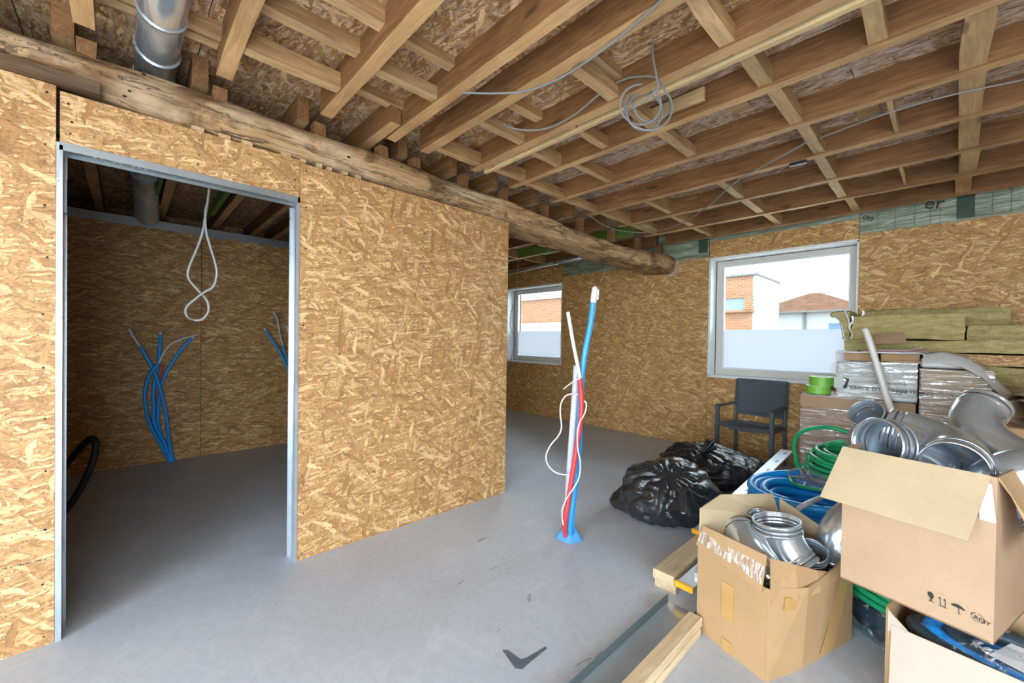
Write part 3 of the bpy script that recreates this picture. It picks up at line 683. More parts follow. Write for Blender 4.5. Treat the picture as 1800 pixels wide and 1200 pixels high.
conduit([b6+Vector((0, .06, 0))]+px5([(530, 650), (517, 612), (510, 595), (504, 574)], X6+.06), .011, 'whitepex', 'white pipe with curled wires half hidden by the right door jamb', group=g2, clip=at(504, 573, 0, X6+.06))
bh = thing('corrugated_hose', 'black corrugated hose arching up behind the left door jamb', 'hose', at(107, 905, 2, 0))
xb = -4.3
hpts = spline([Vector((xb-.35, -.62, .02)), at(80, 860, 0, xb-.25), at(125, 806, 0, xb-.2), at(150, 778, 0, xb-.1), at(163, 771, 0, xb), at(168, 785, 0, xb+.05), at(158, 825, 0, xb+.05), at(128, 880, 0, xb+.05), at(100, 912, 0, xb+.05)], 14)
obj('hose_body', MB().tube(hpts, [.022+(.002 if i % 2 else -.002) for i in range(len(hpts))], 12), 'hose', bh)

# centre bundle
cb = thing('conduit_bundle', 'bundle of blue, red and grey conduits rising from a blue collar on the floor', 'conduit', at(1000, 943, 2, 0))
ZC = 2.62
def pc(l, dz=0.): return [atd(u, v, ZC+dz) for u, v in l]
cbase = at(1000, 943, 2, 0)
obj('blue_conduit', MB().tube([cbase+Vector((.02, .02, 0))]+pc([(1001, 925), (1009, 860), (1016, 780), (1021, 700), (1024, 650), (1030, 610), (1038, 570), (1043, 530)]), .0185, 14, res=8), 'bluelight', cb)
cap = obj('end_cap', MB().tube(pc([(1043, 532), (1044.5, 518), (1046, 506), (1047, 503)]), [.0195, .021, .019, .008], 14), 'whitepex', cb, label='white taped end cap')
obj('cap_tape', MB().slab(pc([(1047, 506), (1053, 509), (1052, 527), (1046, 526)], -.01), .003), 'whitepex', cb)
obj('grey_conduit', MB().tube([cbase+Vector((-.03, .02, 0))]+pc([(996, 925), (1000, 850), (1006, 760), (1011, 690), (1014, 642)], .04), .022, 14, res=6), 'greypipe', cb)
obj('red_conduit', MB().tube([cbase+Vector((.0, -.03, 0))]+pc([(993, 920), (1002, 860), (1013, 790), (1021, 735), (1022, 700), (1019, 664)], -.05), .016, 14, res=8), 'red', cb)
obj('white_pipe', MB().tube(pc([(1020, 666), (1014, 635), (1007, 600), (1001, 565), (998, 548)], -.05), .0115, 12, res=6), 'whitepex', cb)
obj('blue_pipe', MB().tube([cbase+Vector((.03, .0, 0))]+pc([(1006, 915), (1013, 850), (1019, 790), (1021, 740)], .01), .013, 12, res=6), 'blue', cb)
obj('looped_cable', MB().tube(pc([(1006, 832), (992, 834), (975, 829), (963, 816), (960, 800), (968, 782), (982, 765), (987, 750), (985, 728), (986, 710), (994, 696), (1006, 692), (1016, 693)], -.03), .0048, 8, res=8), 'cablewhite', cb)
obj('winding_cable', MB().tube(pc([(1027, 704), (1031, 712), (1027, 728), (1019, 742), (1015, 762), (1016, 790), (1020, 812), (1018, 838), (1008, 858), (996, 876), (988, 898), (990, 922)], -.085), .0045, 8, res=8), 'cablewhite', cb)
obj('cable_tie', MB().tube(pc([(990, 684), (1000, 676), (1012, 668), (1020, 665)], -.07), .0035, 6, res=4), 'whitepex', cb)
def collar(a, b):
    th = 2*math.pi*a; rad = .05*(1-b)**1.3+.036+.006*math.sin(th*5)*(1-b)
    return cbase+Vector((rad*math.cos(th)*1.05, rad*math.sin(th), .085*b+.004*math.sin(th*3)*b))
obj('floor_collar', MB().grid(collar, 36, 8, True, True), 'bluetape', cb, label='crumpled blue film collar at the foot')

# ------------------------------------------------------------------ rubbish bags
def bag(name, label, c, rx, ry, h, seed, knot, bumps, base_z=0.0):
    c = Vector(c); kn = Vector(knot)
    def fn(a, b):
        th = 2*math.pi*a; ph = math.pi*(.0+b)
        d = Vector((math.cos(th)*math.sin(ph), math.sin(th)*math.sin(ph), -math.cos(ph)))
        k = 1+.13*noise.noise(d*1.6+Vector((seed, 0, 0)))
        for bd, amp, wd in bumps:
            k += amp*math.exp(-((d-Vector(bd).normalized()).length/wd)**2)
        dk_ = d-kn.normalized(); ang = math.atan2(dk_.dot(kn.orthogonal()), dk_.dot(kn.cross(kn.orthogonal())))
        dist = dk_.length
        pl = abs(math.sin(ang*7+2.0*noise.noise(d*2.2+Vector((0, seed, 0)))))
        k += .085*(pl-.5)*math.exp(-(dist/1.3)**2)*min(1, dist*2.5)
        rn = 1-abs(noise.noise(d*3.5+Vector((seed*2, 1, 4))))*2
        k += .05*(rn-.3)+.012*(1-abs(noise.noise(d*8+Vector((3, seed, 1))))*2)
        z = d.z*k
        zz = h*.5*(1+z) if z > -.6 else h*.5*(1-.6-(abs(z)-.6)*.2)
        zz = max(.004, zz-h*.16)
        return Vector((c.x+d.x*k*rx, c.y+d.y*k*ry, base_z+zz))
    t = thing(name, label, 'bag', (c.x, c.y, base_z))
    obj('bag_body', MB().grid(fn, 150, 90, True, True), 'bag', t)
    return t
b1c = Vector((-1.425, 3.0, 0))
b1 = bag('rubbish_bag', 'nearer black plastic rubbish bag lying on the floor, pleated and pointed at left', b1c, .335, .36, .47, 3.3, (.25, -.45, .7), [((-.85, -.55, -.45), .25, .3), ((.5, .2, -.2), .1, .6)])
b2 = bag('rubbish_bag', 'farther black plastic rubbish bag lying behind, in front of the chair', (-1.52, 3.98, 0), .40, .33, .40, 8.1, (-.2, -.3, .8), [((.85, .6, .2), .28, .4), ((-.8, -.1, .2), .08, .5), ((.6, .9, .0), .2, .4)])
def tail(p, name, parent, s, ax):
    p = Vector(p); ax = Vector(ax).normalized(); e1 = ax.orthogonal().normalized(); e2 = ax.cross(e1)
    def fn(a, b):
        th = 2*math.pi*a; r = (.03+.07*b)*(1+.35*math.sin(th*4+b*2))*s
        return p+ax*(b*.16*s)+e1*math.cos(th)*r+e2*math.sin(th)*r*.55
    obj(name, MB().grid(fn, 40, 10, True, True), 'bag', parent)
tail(at(1208, 862, 1, 2.72), 'bag_neck', b1, .9, (.1, -.35, -.75))
tail(at(1232, 795, 1, 3.75), 'bag_neck', b2, .8, (.3, .5, .4))

# ------------------------------------------------------------------ armchair
ch = thing('garden_armchair', 'dark grey metal armchair with mesh seat and back below the big window', 'chair', (-1.43, 5.0, 0))
def rod(name, p0, p1, w_, h, mat='chair', parent=ch, up=(0, 0, 1)):
    return obj(name, MB().bar(p0, p1, w_, h, 1, 0, up), mat, parent, bevel=.003)
FL, FR, BL, BR = Vector((-1.745, 4.87, 0)), Vector((-1.19, 4.80, 0)), Vector((-1.645, 5.175, 0)), Vector((-1.155, 5.15, 0))
for p in (FL, FR):
    obj('leg', MB().box(p.x-.019, p.x+.019, p.y-.019, p.y+.019, 0, .60), 'chair', ch, bevel=.003)
for p, q in ((BL, Vector((0, .035, 0))), (BR, Vector((.01, .035, 0)))):
    obj('leg', MB().tube([p, p+Vector((0, 0, .02)), p+Vector((0, -.03, .42)), p+q+Vector((0, -.01, .885))], .017, 8), 'chair', ch)
for f_, b_, nm in ((FL, BL, 1), (FR, BR, 1)):
    rod('armrest', (f_.x, f_.y-.02, .583), (b_.x+(.0), b_.y-.02, .605), .042, .022)
def arc_rail(p, q, z, sag, n=8):
    pts = []
    for i in range(n+1):
        t = i/n; v_ = Vector(p).lerp(Vector(q), t); pts.append(Vector((v_.x, v_.y, z-sag*4*t*(1-t))))
    return pts
pts = arc_rail(FL, FR, .385, .03)
fr_ = MB()
for a, b in zip(pts, pts[1:]): fr_.bar(a, b, .025, .04)
obj('front_rail', fr_, 'chair', ch)
rod('side_rail', (FL.x+.01, FL.y, .375), (BL.x, BL.y-.03, .375), .025, .035); rod('side_rail', (FR.x, FR.y, .375), (BR.x, BR.y-.03, .375), .025, .035)
rod('back_rail', (BL.x, BL.y-.02, .49), (BR.x, BR.y-.02, .49), .018, .028); rod('top_rail', (BL.x, BL.y+.02, .872), (BR.x+.01, BR.y+.02, .872), .02, .024); rod('rear_seat_rail', (BL.x, BL.y-.03, .385), (BR.x, BR.y-.03, .385), .022, .03)
def seat(a, b):
    p = (FL+Vector((.02, .0, 0))).lerp(FR+Vector((-.02, .0, 0)), a); q = BL.lerp(BR, a)+Vector((0, -.035, 0)); v_ = p.lerp(q, b)
    return Vector((v_.x, v_.y, .42-.03*4*a*(1-a)-.012*b))
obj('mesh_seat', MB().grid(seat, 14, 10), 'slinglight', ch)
def back(a, b):
    p = BL.lerp(BR, a); return Vector((p.x+.008*b*a, p.y-.015+.03*b-.012*4*a*(1-a)*-1, .50+.375*b))
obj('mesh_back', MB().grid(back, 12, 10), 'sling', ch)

# ------------------------------------------------------------------ timbers, channel and straightedges on the floor
single('timber_plank', MB().bar((-.983, 2.06, 0), (-1.0, 4.55, 0), .115, .045, 3, .001), 'pale_y', 'lower pale plank of the two lying beside the rubbish bag', 'plank', (-.97, 3.2, 0), bevel=.002)
single('timber_plank', MB().bar((-.988, 2.05, .0455), (-1.005, 4.5, .0455), .115, .048, 3, .001), 'pale_y', 'upper pale plank of the two lying beside the rubbish bag', 'plank', (-.97, 3.2, .0455), bevel=.002)
chn = thing('steel_channel', 'long open galvanised steel channel lying along the floor at the front', 'channel', (-.85, 1.5, 0))
obj('channel_web', MB().box(-.928, -.776, .55, 1.98, .0, .002), 'web', chn)
for x in (-.928, -.778): obj('flange', MB().box(x, x+.0018, .55, 1.98, .002, .042), 'flange', chn)
single('timber_batten', MB().bar((-.742, .6, 0), (-.742, 1.85, 0), .056, .038, 3, .001), 'pale_y', 'lower pale timber batten beside the steel channel', 'batten', (-.712, 1.2, 0), bevel=.002)
single('timber_batten', MB().bar((-.746, .6, .0385), (-.746, 1.872, .0385), .058, .038, 3, .001), 'pale_y', 'upper pale timber batten between the channel and the cardboard box', 'batten', (-.722, 1.2, .0385), bevel=.002)
def straight(p0, p1, wd, th, label, marks=True):
    p0 = Vector(p0); p1 = Vector(p1); d = (p1-p0).normalized(); sd = d.cross(Vector((0, 0, 1))).normalized(); u_ = sd.cross(d)
    t = thing('straightedge', label, 'straightedge', p0)
    obj('profile', MB().bar(p0+d*.018, p1, wd, th), 'alu', t, bevel=.002)
    obj('end_cap', MB().bar(p0-d*.002, p0+d*.018, wd+.008, th+.006), 'yellow', t, bevel=.003)
    if marks:
        for i in range(9):
            q = p0+d*(.28+i*.24)+u_*(th+.0004)+sd*(wd*.12)
            mk = MB()
            for k in range(4):
                c = q+d*(.016*k); mk.add([c-sd*.012, c+sd*.012, c+sd*.012+d*.009, c-sd*.012+d*.009], [(0, 1, 2, 3)])
            obj('scale_mark', mk, 'ink', t)
    return t
straight((-1.022, 2.60, .098), (-.975, 4.44, .30), .095, .022, 'long aluminium straightedge with yellow end lying on the pale planks')
straight((-.872, 2.03, .062), (-.845, 2.95, .085), .085, .024, 'aluminium straightedge with yellow end resting on the steel channel', False)
single('alu_strip', MB().bar((-.855, 2.14, .085), (-.93, 2.52, .16), .02, .03), 'alu', 'narrow aluminium bar leaning between the two straightedges', 'bar', (-.86, 2.15, .08), bevel=.002)

# ------------------------------------------------------------------ duct elbows
def elbow(label, c, n, b, D=.16, rb=None, L=.055, ang=90, group='duct elbows in the boxes'):
    c = Vector(c); d0 = -Vector(n).normalized(); b = Vector(b); b = (b-d0*b.dot(d0)).normalized(); k = d0.cross(b); r = D/2; rb = rb or D*1.0
    st_ = []
    def add(pos, tan, rad, seam=0): st_.append((pos, tan, rad, seam))
    L0 = [(0, 1.0), (.004, 1.035), (.010, 1.035), (.013, .985), (L*.5, .985), (L*.55, 1.02), (L*.66, 1.02), (L*.72, .985), (L*.9, .985)]
    col1 = [(c+d0*s, d0, rad*r, 0) for s, rad in L0]
    cc = c+d0*L+b*rb; A = math.radians(ang); bend = []
    bend.append((c+d0*(L*.86), d0, r*1.03, 0)); bend.append((c+d0*(L*.93), d0, r*1.055, 0))
    nseg = 16
    for i in range(nseg+1):
        t = A*i/nseg; bend.append((cc+rb*(-b*math.cos(t)+d0*math.sin(t)), d0*math.cos(t)+b*math.sin(t), r*1.02, 1))
    d1 = d0*math.cos(A)+b*math.sin(A); e = bend[-1][0]
    bend.append((e+d1*(L*.07), d1, r*1.055, 0)); bend.append((e+d1*(L*.14), d1, r*1.03, 0))
    col2 = [(e+d1*(L-s), d1, rad*r, 0) for s, rad in reversed(L0)]
    t_ = thing('duct_elbow', label, 'duct elbow', c, group)
    N = 40
    def skin(stn, inner=.965):
        mb = MB()
        for kk in (1., inner):
            vs = []; fs = []
            for pos, tan, rad, sm in stn:
                e2 = k.cross(tan)
                for j in range(N):
                    a = 2*math.pi*j/N; rr_ = rad*kk
                    if sm and kk == 1. and j in (0, N//2): rr_ *= 1.018
                    vs.append(pos+(k*math.cos(a)+e2*math.sin(a))*rr_)
            for i in range(len(stn)-1):
                for j in range(N): fs.append((i*N+j, i*N+(j+1) % N, (i+1)*N+(j+1) % N, (i+1)*N+j))
            mb.add(vs, fs, True)
        q = N*len(stn)
        for i0 in (0, N*(len(stn)-1)):
            mb.f += [(i0+j, i0+(j+1) % N, q+i0+(j+1) % N, q+i0+j) for j in range(N)]; mb.sm += [True]*N
        return mb
    obj('bend', skin(bend), 'duct', t_); ca = obj('collar', skin(col1), 'duct', t_); cb_ = obj('collar', skin(col2), 'duct', t_)
    for st2, s, cp in ((col1, 1, ca), (col2, -1, cb_)):
        p, tn, rd, _ = st2[0] if s == 1 else st2[-1]
        q = p+tn*(s*L*.4); obj('seal_ring', MB().tube([q, q+tn*(s*.004)], r*1.004, N, False), 'ridge', cp)
    return t_

# ------------------------------------------------------------------ open box with elbows (front left)
def thick(mb, q, t=.005): return mb.slab(q, t)
N_, L_, R_ = Vector((-.45, 1.794, 0)), Vector((-.749, 1.899, 0)), Vector((-.262, 2.335, 0)); B_ = L_+R_-N_
def up(p, z): return Vector((p.x, p.y, z))
bx = thing('open_carton', 'worn open cardboard box full of duct elbows beside the battens', 'box', (N_+B_)*.5)
body = MB()
nl = (L_-N_).normalized(); nr = (R_-N_).normalized()
bul = Vector((.02, -.02, 0))
body.slab([N_, L_, up(L_, .40), up(N_, .36)], -.006)
mid = N_.lerp(R_, .35)
body.slab([N_, mid+Vector((.012, -.012, 0)), up(mid, .34)+Vector((.03, -.02, 0)), up(N_, .36)], .006)
body.slab([mid+Vector((.012, -.012, 0)), R_, up(R_, .375), up(mid, .34)+Vector((.03, -.02, 0))], .006)
body.slab([R_, B_, up(B_, .42), up(R_, .375)], .006); body.slab([B_, L_, up(L_, .42), up(B_, .42)], .006); body.slab([N_, R_, B_, L_], .006)
obj('box_body', body, 'card', bx)
o_ = Vector((-.012, -.02, 0))
obj('flap', MB().slab([up(N_, .345)+o_, up(L_, .385)+o_*.5, up(L_+(N_-L_)*.06, .475)-o_*.3, up(N_+(L_-N_)*.04, .478)-o_*.6], -.005), 'card', bx)
obj('flap', MB().slab([up(L_, .40), up(B_, .41), up(B_.lerp(L_, .06), .53)+Vector((-.02, .01, 0)), up(L_.lerp(B_, .3), .575)+Vector((-.03, .01, 0)), up(L_, .548)], .005), 'cardlight', bx)
obj('flap', MB().slab([up(B_, .41), up(R_, .37), up(R_.lerp(B_, .25), .43), up(B_, .51)], .005), 'cardlight', bx)
nz_ = [N_+nr*.01, N_+nr*.145, N_+nr*.285, N_+nr*.39, R_-nr*.005]
tops = [.478, .43, .378, .343, .392]
tb = MB()
for i in range(4):
    a, b = nz_[i], nz_[i+1]; k = Vector((.03, -.02, 0))*math.sin((i+.3)/4*math.pi); k2 = Vector((.03, -.02, 0))*math.sin((i+1.3)/4*math.pi)
    tb.slab([up(a, .30)+k, up(b, .30)+k2, up(b, tops[i+1])+k2*.5, up(a, tops[i])+k*.5], .005)
obj('torn_flap', tb, 'card', bx)
def on_left(s, z, o=.009): p = N_.lerp(L_, s); return up(p, z)+Vector((-.33, -.94, 0))*o
ow = Vector((-.331, -.944, 0))*.0058
fq = [up(N_, .345)+o_+ow, up(L_, .385)+o_*.5+ow, up(L_+(N_-L_)*.06, .475)-o_*.3+ow, up(N_+(L_-N_)*.04, .478)-o_*.6+ow]
def fl_(a, b): return fq[0].lerp(fq[1], a).lerp(fq[3].lerp(fq[2], a), b)
obj('packing_tape', MB().slab([fl_(.01, .22), fl_(.99, .22), fl_(.99, .72), fl_(.01, .72)], -.0004), 'cleartape', bx)
obj('packing_tape', MB().slab([on_left(.42, .14), on_left(.60, .14), on_left(.60, .29), on_left(.42, .29)], .0006), 'tapebrown', bx)
obj('packing_tape', MB().slab([on_left(.44, .0), on_left(.58, .0), on_left(.58, .05), on_left(.44, .05)], .0006), 'tapebrown', bx)
def on_right(s, z, o=.012): p = N_.lerp(R_, s); return up(p, z)+Vector((.945, -.325, 0))*o
obj('packing_tape', MB().slab([on_right(.12, .27, .024), on_right(.34, .25, .034), on_right(.34, .30, .036), on_right(.12, .32, .026)], .0006), 'tapebrown', bx)
obj('packing_tape', MB().slab([on_right(.55, .02, .02), on_right(.75, .02, .015), on_right(.98, .33, .008), on_right(.86, .34, .012)], .0006), 'tapebrown', bx)
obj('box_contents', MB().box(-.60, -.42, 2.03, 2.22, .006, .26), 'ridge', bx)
elbow('galvanised duct elbow standing mouth up in the middle of the worn open box', (-.50, 2.115, .515), (-.12, -.05, 1), (.6, -.1, 0), .185, L=.045, ang=40)
elbow('large curved duct elbow at the back right of the worn open box', (-.205, 2.53, .535), (.45, .85, .1), (-.25, -.1, -1), .165)
elbow('small duct elbow with ringed mouth at the right corner of the worn open box', (-.378, 2.165, .408), (.10, -.5, .85), (-.6, .3, -.2), .115, L=.045, ang=35)
elbow('duct elbow lying on its side at the left of the worn open box', (-.655, 2.12, .41), (-.6, .75, .25), (.6, -.1, -.6), .15, ang=60)
elbow('narrow duct elbow peeking up at the back of the worn open box', (-.60, 2.20, .49), (-.2, -.2, 1), (.2, .8, 0), .085, L=.035, ang=40)
elbow('flat duct end showing at the front right edge of the worn open box', (-.455, 2.035, .36), (0, -.15, 1), (-.3, .6, 0), .10, L=.04, ang=30)

# ------------------------------------------------------------------ big box and the box it stands on (front right)
P0 = Vector((.121, 1.936, 0)); PL = Vector((-.262, 2.041, 0)); fd = (PL-P0).normalized(); pd = Vector((.262, .965, 0)); DEP = .52
PR = P0+pd*DEP; PB = PL+pd*DEP; ZB, ZT = .386, .901
bb = thing('big_carton', 'big brown cardboard box heaped with duct elbows, printed with handling symbols', 'box', (P0+PB)*.5+Vector((0, 0, ZB)))
body = MB()
for a, b in ((P0, PL), (PL, PB), (PB, PR), (PR, P0)): body.slab([up(a, ZB), up(b, ZB), up(b, ZT), up(a, ZT)], .006)
body.slab([up(P0, ZB), up(PR, ZB), up(PB, ZB), up(PL, ZB)], .006)
obj('box_body', body, 'cardpink', bb)
fn_ = Vector((-.265, -.964, 0))
h0, h1 = up(P0, ZT)-fd*-.012, up(PL, ZT)
obj('flap', MB().slab([h0, h1, h1+fn_*.115+Vector((0, 0, -.185))+fd*.022, h0+fn_*.115+Vector((0, 0, -.185))-fd*.012+fd*.03], .005), 'cardlight', bb)
h0, h1 = up(P0, ZT)+pd*.012, up(PR, ZT); sn = Vector((.965, -.262, 0))
fpx = [h0+Vector((0, 0, .0)), h1, h1+sn*.09+Vector((0, 0, -.2)), h0+sn*.10+Vector((0, 0, -.225)), h0+sn*.075+Vector((0, 0, -.14)), h0+sn*.03+Vector((0, 0, -.05))]
obj('flap', MB().slab(fpx, .005), 'card', bb)
def fc(s, z, o=.0012): return up(P0.lerp(PL, s), z)+fn_*o     # point on the front face, s from the near right edge
def fsym(name, polys):
    mb = MB()
    for pl in polys: mb.add([fc(s, z, .0022) for s, z in pl], [tuple(range(len(pl)))])
    obj(name, mb, 'ink', bb)
def fpx2(l):
    out = []
    for u, v in l:
        d = _f+_R*((u-900)/F_PX)+_U*((CY-v)/F_PX); t = (P0-CAM).dot(fn_)/d.dot(fn_); p = CAM+d*t
        out.append(((p-P0).dot(fd)/(PL-P0).length, p.z))
    return out
fsym('fragile_symbol', [fpx2([(1631.5, 1040), (1633, 1039), (1638, 1040.5), (1641, 1044), (1642, 1048), (1641, 1051), (1638.5, 1052.5), (1638.5, 1055.5), (1637, 1056), (1635.5, 1055.5), (1635.8, 1051), (1633, 1047), (1631, 1043)]), fpx2([(1632, 1053.6), (1637, 1055), (1643, 1059), (1643, 1059.9), (1637, 1056.5), (1632, 1054.3)])])
fsym('this_way_up_symbol', [fpx2([(1652.8, 1050), (1654, 1050.5), (1654.3, 1062.5), (1653, 1062)]), fpx2([(1650, 1050.6), (1652.3, 1048), (1655, 1052.5)]), fpx2([(1661.2, 1054), (1662.5, 1054.5), (1662.6, 1066.7), (1661.2, 1066)]), fpx2([(1658.6, 1054.3), (1660.8, 1051.8), (1663.5, 1056.2)]), fpx2([(1650.3, 1061.5), (1657, 1064.3), (1665, 1068.4), (1665, 1069.6), (1657, 1066), (1650.3, 1062.6)])])
fsym('keep_dry_symbol', [fpx2([(1672, 1061.8), (1673, 1060.3), (1678, 1060), (1685, 1062), (1691, 1066), (1696, 1071), (1698, 1073.6), (1695, 1073.2), (1690, 1070.4), (1687, 1069), (1683, 1067.3), (1679, 1065.4), (1675, 1063.8)]), fpx2([(1685, 1068), (1686.3, 1068.6), (1686.6, 1077), (1688.8, 1079.6), (1687.2, 1079.8), (1685, 1077.5)])])
rs_ = MB()
ring = [fpx2([(1719.5+12.5*math.cos(a)+1.5*math.sin(a), 1085.6+8.2*math.sin(a)+5.2*math.cos(a)), (1719.5+11.2*math.cos(a)+1.3*math.sin(a), 1085.6+7.2*math.sin(a)+4.6*math.cos(a))]) for a in [i*2*math.pi/28 for i in range(28)]]
for i in range(28):
    if i % 7 == 6: continue
    q = [ring[i][0], ring[(i+1) % 28][0], ring[(i+1) % 28][1], ring[i][1]]
    rs_.add([fc(s, z, .0022) for s, z in q], [(0, 1, 2, 3)])
obj('recycling_stamp', rs_, 'ink', bb)
q0 = fpx2([(1711.5, 1085.5)])[0]; q1 = fpx2([(1728, 1094)])[0]
text('recycling_print', 'RESY', .0165, fc(q0[0], q0[1], .0022), fc(*q1)-fc(*q0), (0, 0, 1), 'ink', bb, .0004)
single('paper_sheet', MB().slab([up(P0, ZT-.02)+fn_*.015+fd*.008, up(P0, ZT-.02)+fn_*.015+fd*.035, up(P0, ZT-.135)+fn_*.02+fd*.03, up(P0, ZT-.135)+fn_*.02-fd*.004], .001), 'paper', 'white paper sheet tucked behind the front flap of the big box', 'paper', up(P0, ZT-.1))
bbf = 'duct elbows in the boxes'
elbow('duct elbow heaped in the centre of the big box, mouth towards the front flap', (.03, 2.065, .885), (-.15, -.9, -.12), (-.85, .22, .16), .172)
elbow('duct elbow at the left of the big box, ribbed mouth facing left', (-.172, 2.09, .925), (-.55, -.80, .12), (.2, -.2, -.9), .19, L=.07, ang=45)
elbow('narrower duct elbow with round open mouth at the back left of the big box', (-.222, 2.28, 1.015), (-.30, -.74, .60), (.85, .35, -.25), .125)
elbow('topmost large duct elbow curving over the right side of the big box', (.128, 2.60, 1.062), (.35, .70, .55), (.66, -.45, -.52), .155, rb=.16)
elbow('duct elbow at the near right corner of the big box behind the side flap', (.33, 2.19, .905), (1, .1, .05), (-.1, .25, -1), .165)
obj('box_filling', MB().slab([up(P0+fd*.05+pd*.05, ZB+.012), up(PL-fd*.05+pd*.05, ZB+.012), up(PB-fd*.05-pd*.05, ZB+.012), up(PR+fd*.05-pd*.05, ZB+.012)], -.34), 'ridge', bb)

# lower box
Q0 = Vector((-.117, 1.955, 0)); qd = Vector((.985, .17, 0)).normalized(); qd = Vector((.99, -.10, 0)).normalized(); qp = Vector((.10, .99, 0)).normalized()
Q1 = Q0+qd*.66; Q2 = Q1+qp*.35; Q3 = Q0+qp*.35
lb = thing('lower_carton', 'pale cardboard box full of dark plastic-wrapped hoses under the big box', 'box', (Q0+Q2)*.5)
body = MB()
ZL = .372
for a, b, za, zb in ((Q0, Q1, .315, .30), (Q1, Q2, ZL, ZL+.01), (Q2, Q3, ZL+.01, ZL+.01), (Q3, Q0, ZL+.01, .375)): body.slab([a, b, up(b, zb), up(a, za)], .006)
body.slab([Q0, Q1, Q2, Q3], .006)
obj('box_body', body, 'card', lb)
qn = Vector((-.10, -.99, 0))
obj('flap', MB().slab([up(Q0, .325)+qn*.004+qd*.01, up(Q1, .31)+qn*.004, up(Q1, .10)+qn*.03, up(Q0, .09)+qn*.03+qd*.01], -.005), 'cardpale', lb)
obj('torn_edge', MB().slab([up(Q0, .30)-qp*.004, up(Q0, .30)+qd*.06, up(Q0, .325)+qd*.05, up(Q0, .36)+qd*.012, up(Q0, .375)-qp*.004], .004), 'cardpale', lb)
hz = thing('wrapped_hose', 'coil of dark blue hose in clear plastic inside the lower box', 'hose', (Q0+Q2)*.5+Vector((0, 0, .2)))
hc = (Q0+Q2)*.5
for i, (rr_, z_) in enumerate(((.27, .225), (.27, .275), (.23, .29), (.18, .30), (.235, .25))):
    obj('hose_turn', MB().tube([hc+Vector((rr_*1.05*math.cos(a), rr_*.50*math.sin(a), z_+.010*math.sin(2*a+i))) for a in [k*2*math.pi/48 for k in range(48)]], .026, 12, closed=True), M['greybox'] if i % 2 else 'blue', hz)
obj('plastic_wrap', MB().grid(lambda a, b: Vector((hc.x+math.cos(2*math.pi*a)*(.12+.18*b), hc.y+math.sin(2*math.pi*a)*(.06+.095*b), .345-.05*b*b+.012*noise.noise(Vector((a*20, b*6, 2))))), 60, 10, True, True), 'clearbag', hz)
single('printed_leaflet', MB().slab([up(Q0, .33)+qd*.23+qp*.05, up(Q0, .33)+qd*.31+qp*.02, up(Q0, .345)+qd*.36+qp*.14, up(Q0, .345)+qd*.27+qp*.15], .001), 'paper', 'pale leaflet sticking out of the lower box', 'leaflet', up(Q0, .33)+qd*.3)

# coils under/behind the boxes
def coil(mb, c, r, r_t, turns, z0, dz, jr=.02, n=10, seg=52, start=0., sq=1.):
    pts = []
    for i in range(int(turns*seg)+1):
        a = start+2*math.pi*i/seg; k = i/seg
        q = r*(1+jr*math.sin(1.7*k+.8*math.sin(a)))
        pts.append(Vector((c[0]+q*math.cos(a), c[1]+q*sq*math.sin(a), z0+dz*k+.006*math.sin(3*a+k))))
    return mb.tube(pts, r_t, n)
c2 = (.02, 2.67)
lc = thing('wrapped_coils', 'stack of blue and green conduit coils in plastic between the two boxes', 'conduit coil', (c2[0], c2[1], 0))
obj('blue_coil', coil(coil(MB(), c2, .335, .0165, 3, .285, .034), c2, .295, .0165, 2, .30, .034), 'blue', lc)
obj('green_coil', coil(coil(MB(), c2, .335, .0135, 5, .135, .028), c2, .30, .0135, 4, .14, .028), 'green', lc)
obj('plastic_wrap', MB().grid(lambda a, b: Vector((c2[0]+math.cos(2*math.pi*a)*(.355+.015*noise.noise(Vector((a*30, b*8, 1)))), c2[1]+math.sin(2*math.pi*a)*(.355+.015*noise.noise(Vector((a*30, b*8, 7)))), .15*b)), 80, 12, True, True), 'tealbag', lc)
obj('tray', MB().tube([(c2[0], c2[1], 0), (c2[0], c2[1], .12)], .32, 48), 'greybox', lc)

bc = (-.53, 3.16)
bl = thing('blue_conduit_coil', 'large coil of bright blue conduit on the floor behind the worn box', 'conduit coil', (bc[0], bc[1], 0))
mbq = MB()
for r_, z0, tn in ((.345, .026, 6.6), (.293, .026, 6.3), (.245, .026, 6)): coil(mbq, bc, r_, .0255, tn, z0, .052, .03, 12, 48, start=r_*9)
obj('conduit_turns', mbq, 'blue', bl)
obj('loose_turn', MB().tube([Vector((bc[0]+.375*math.cos(a), bc[1]+.375*math.sin(a), .29+.06*math.sin(a+.9))) for a in [i*2*math.pi/48 for i in range(48)]], .0235, 12, closed=True), 'blue', bl)
obj('loose_turn', MB().tube([Vector((bc[0]+.36*math.cos(a), bc[1]+.36*math.sin(a), .385+.03*math.sin(a+1.2))) for a in [i*2*math.pi/48 for i in range(48)]], .0235, 12, closed=True), 'blue', bl)
obj('clear_tube', MB().tube([at(1393, 905, 2, .38), at(1405, 893, 2, .42), at(1425, 882, 2, .44), at(1450, 872, 2, .42), at(1466, 868, 2, .40)], .014, 10, res=6), 'greypipe', bl)
gc = (-.36, 3.46)
stand = thing('supply_carton', 'cardboard box hidden under the green coil, one ragged flap showing', 'box', (gc[0], gc[1]+.35, 0))
obj('box_body', MB().box(gc[0]-.12, gc[0]+.38, gc[1]+.12, gc[1]+.62, 0, .405), 'card', stand)
obj('flap', MB().slab([(gc[0]-.13, gc[1]+.20, .40), (gc[0]-.02, gc[1]+.15, .40), (gc[0]+.02, gc[1]+.13, .58), (gc[0]-.07, gc[1]+.2, .56)], .005), 'card', stand)
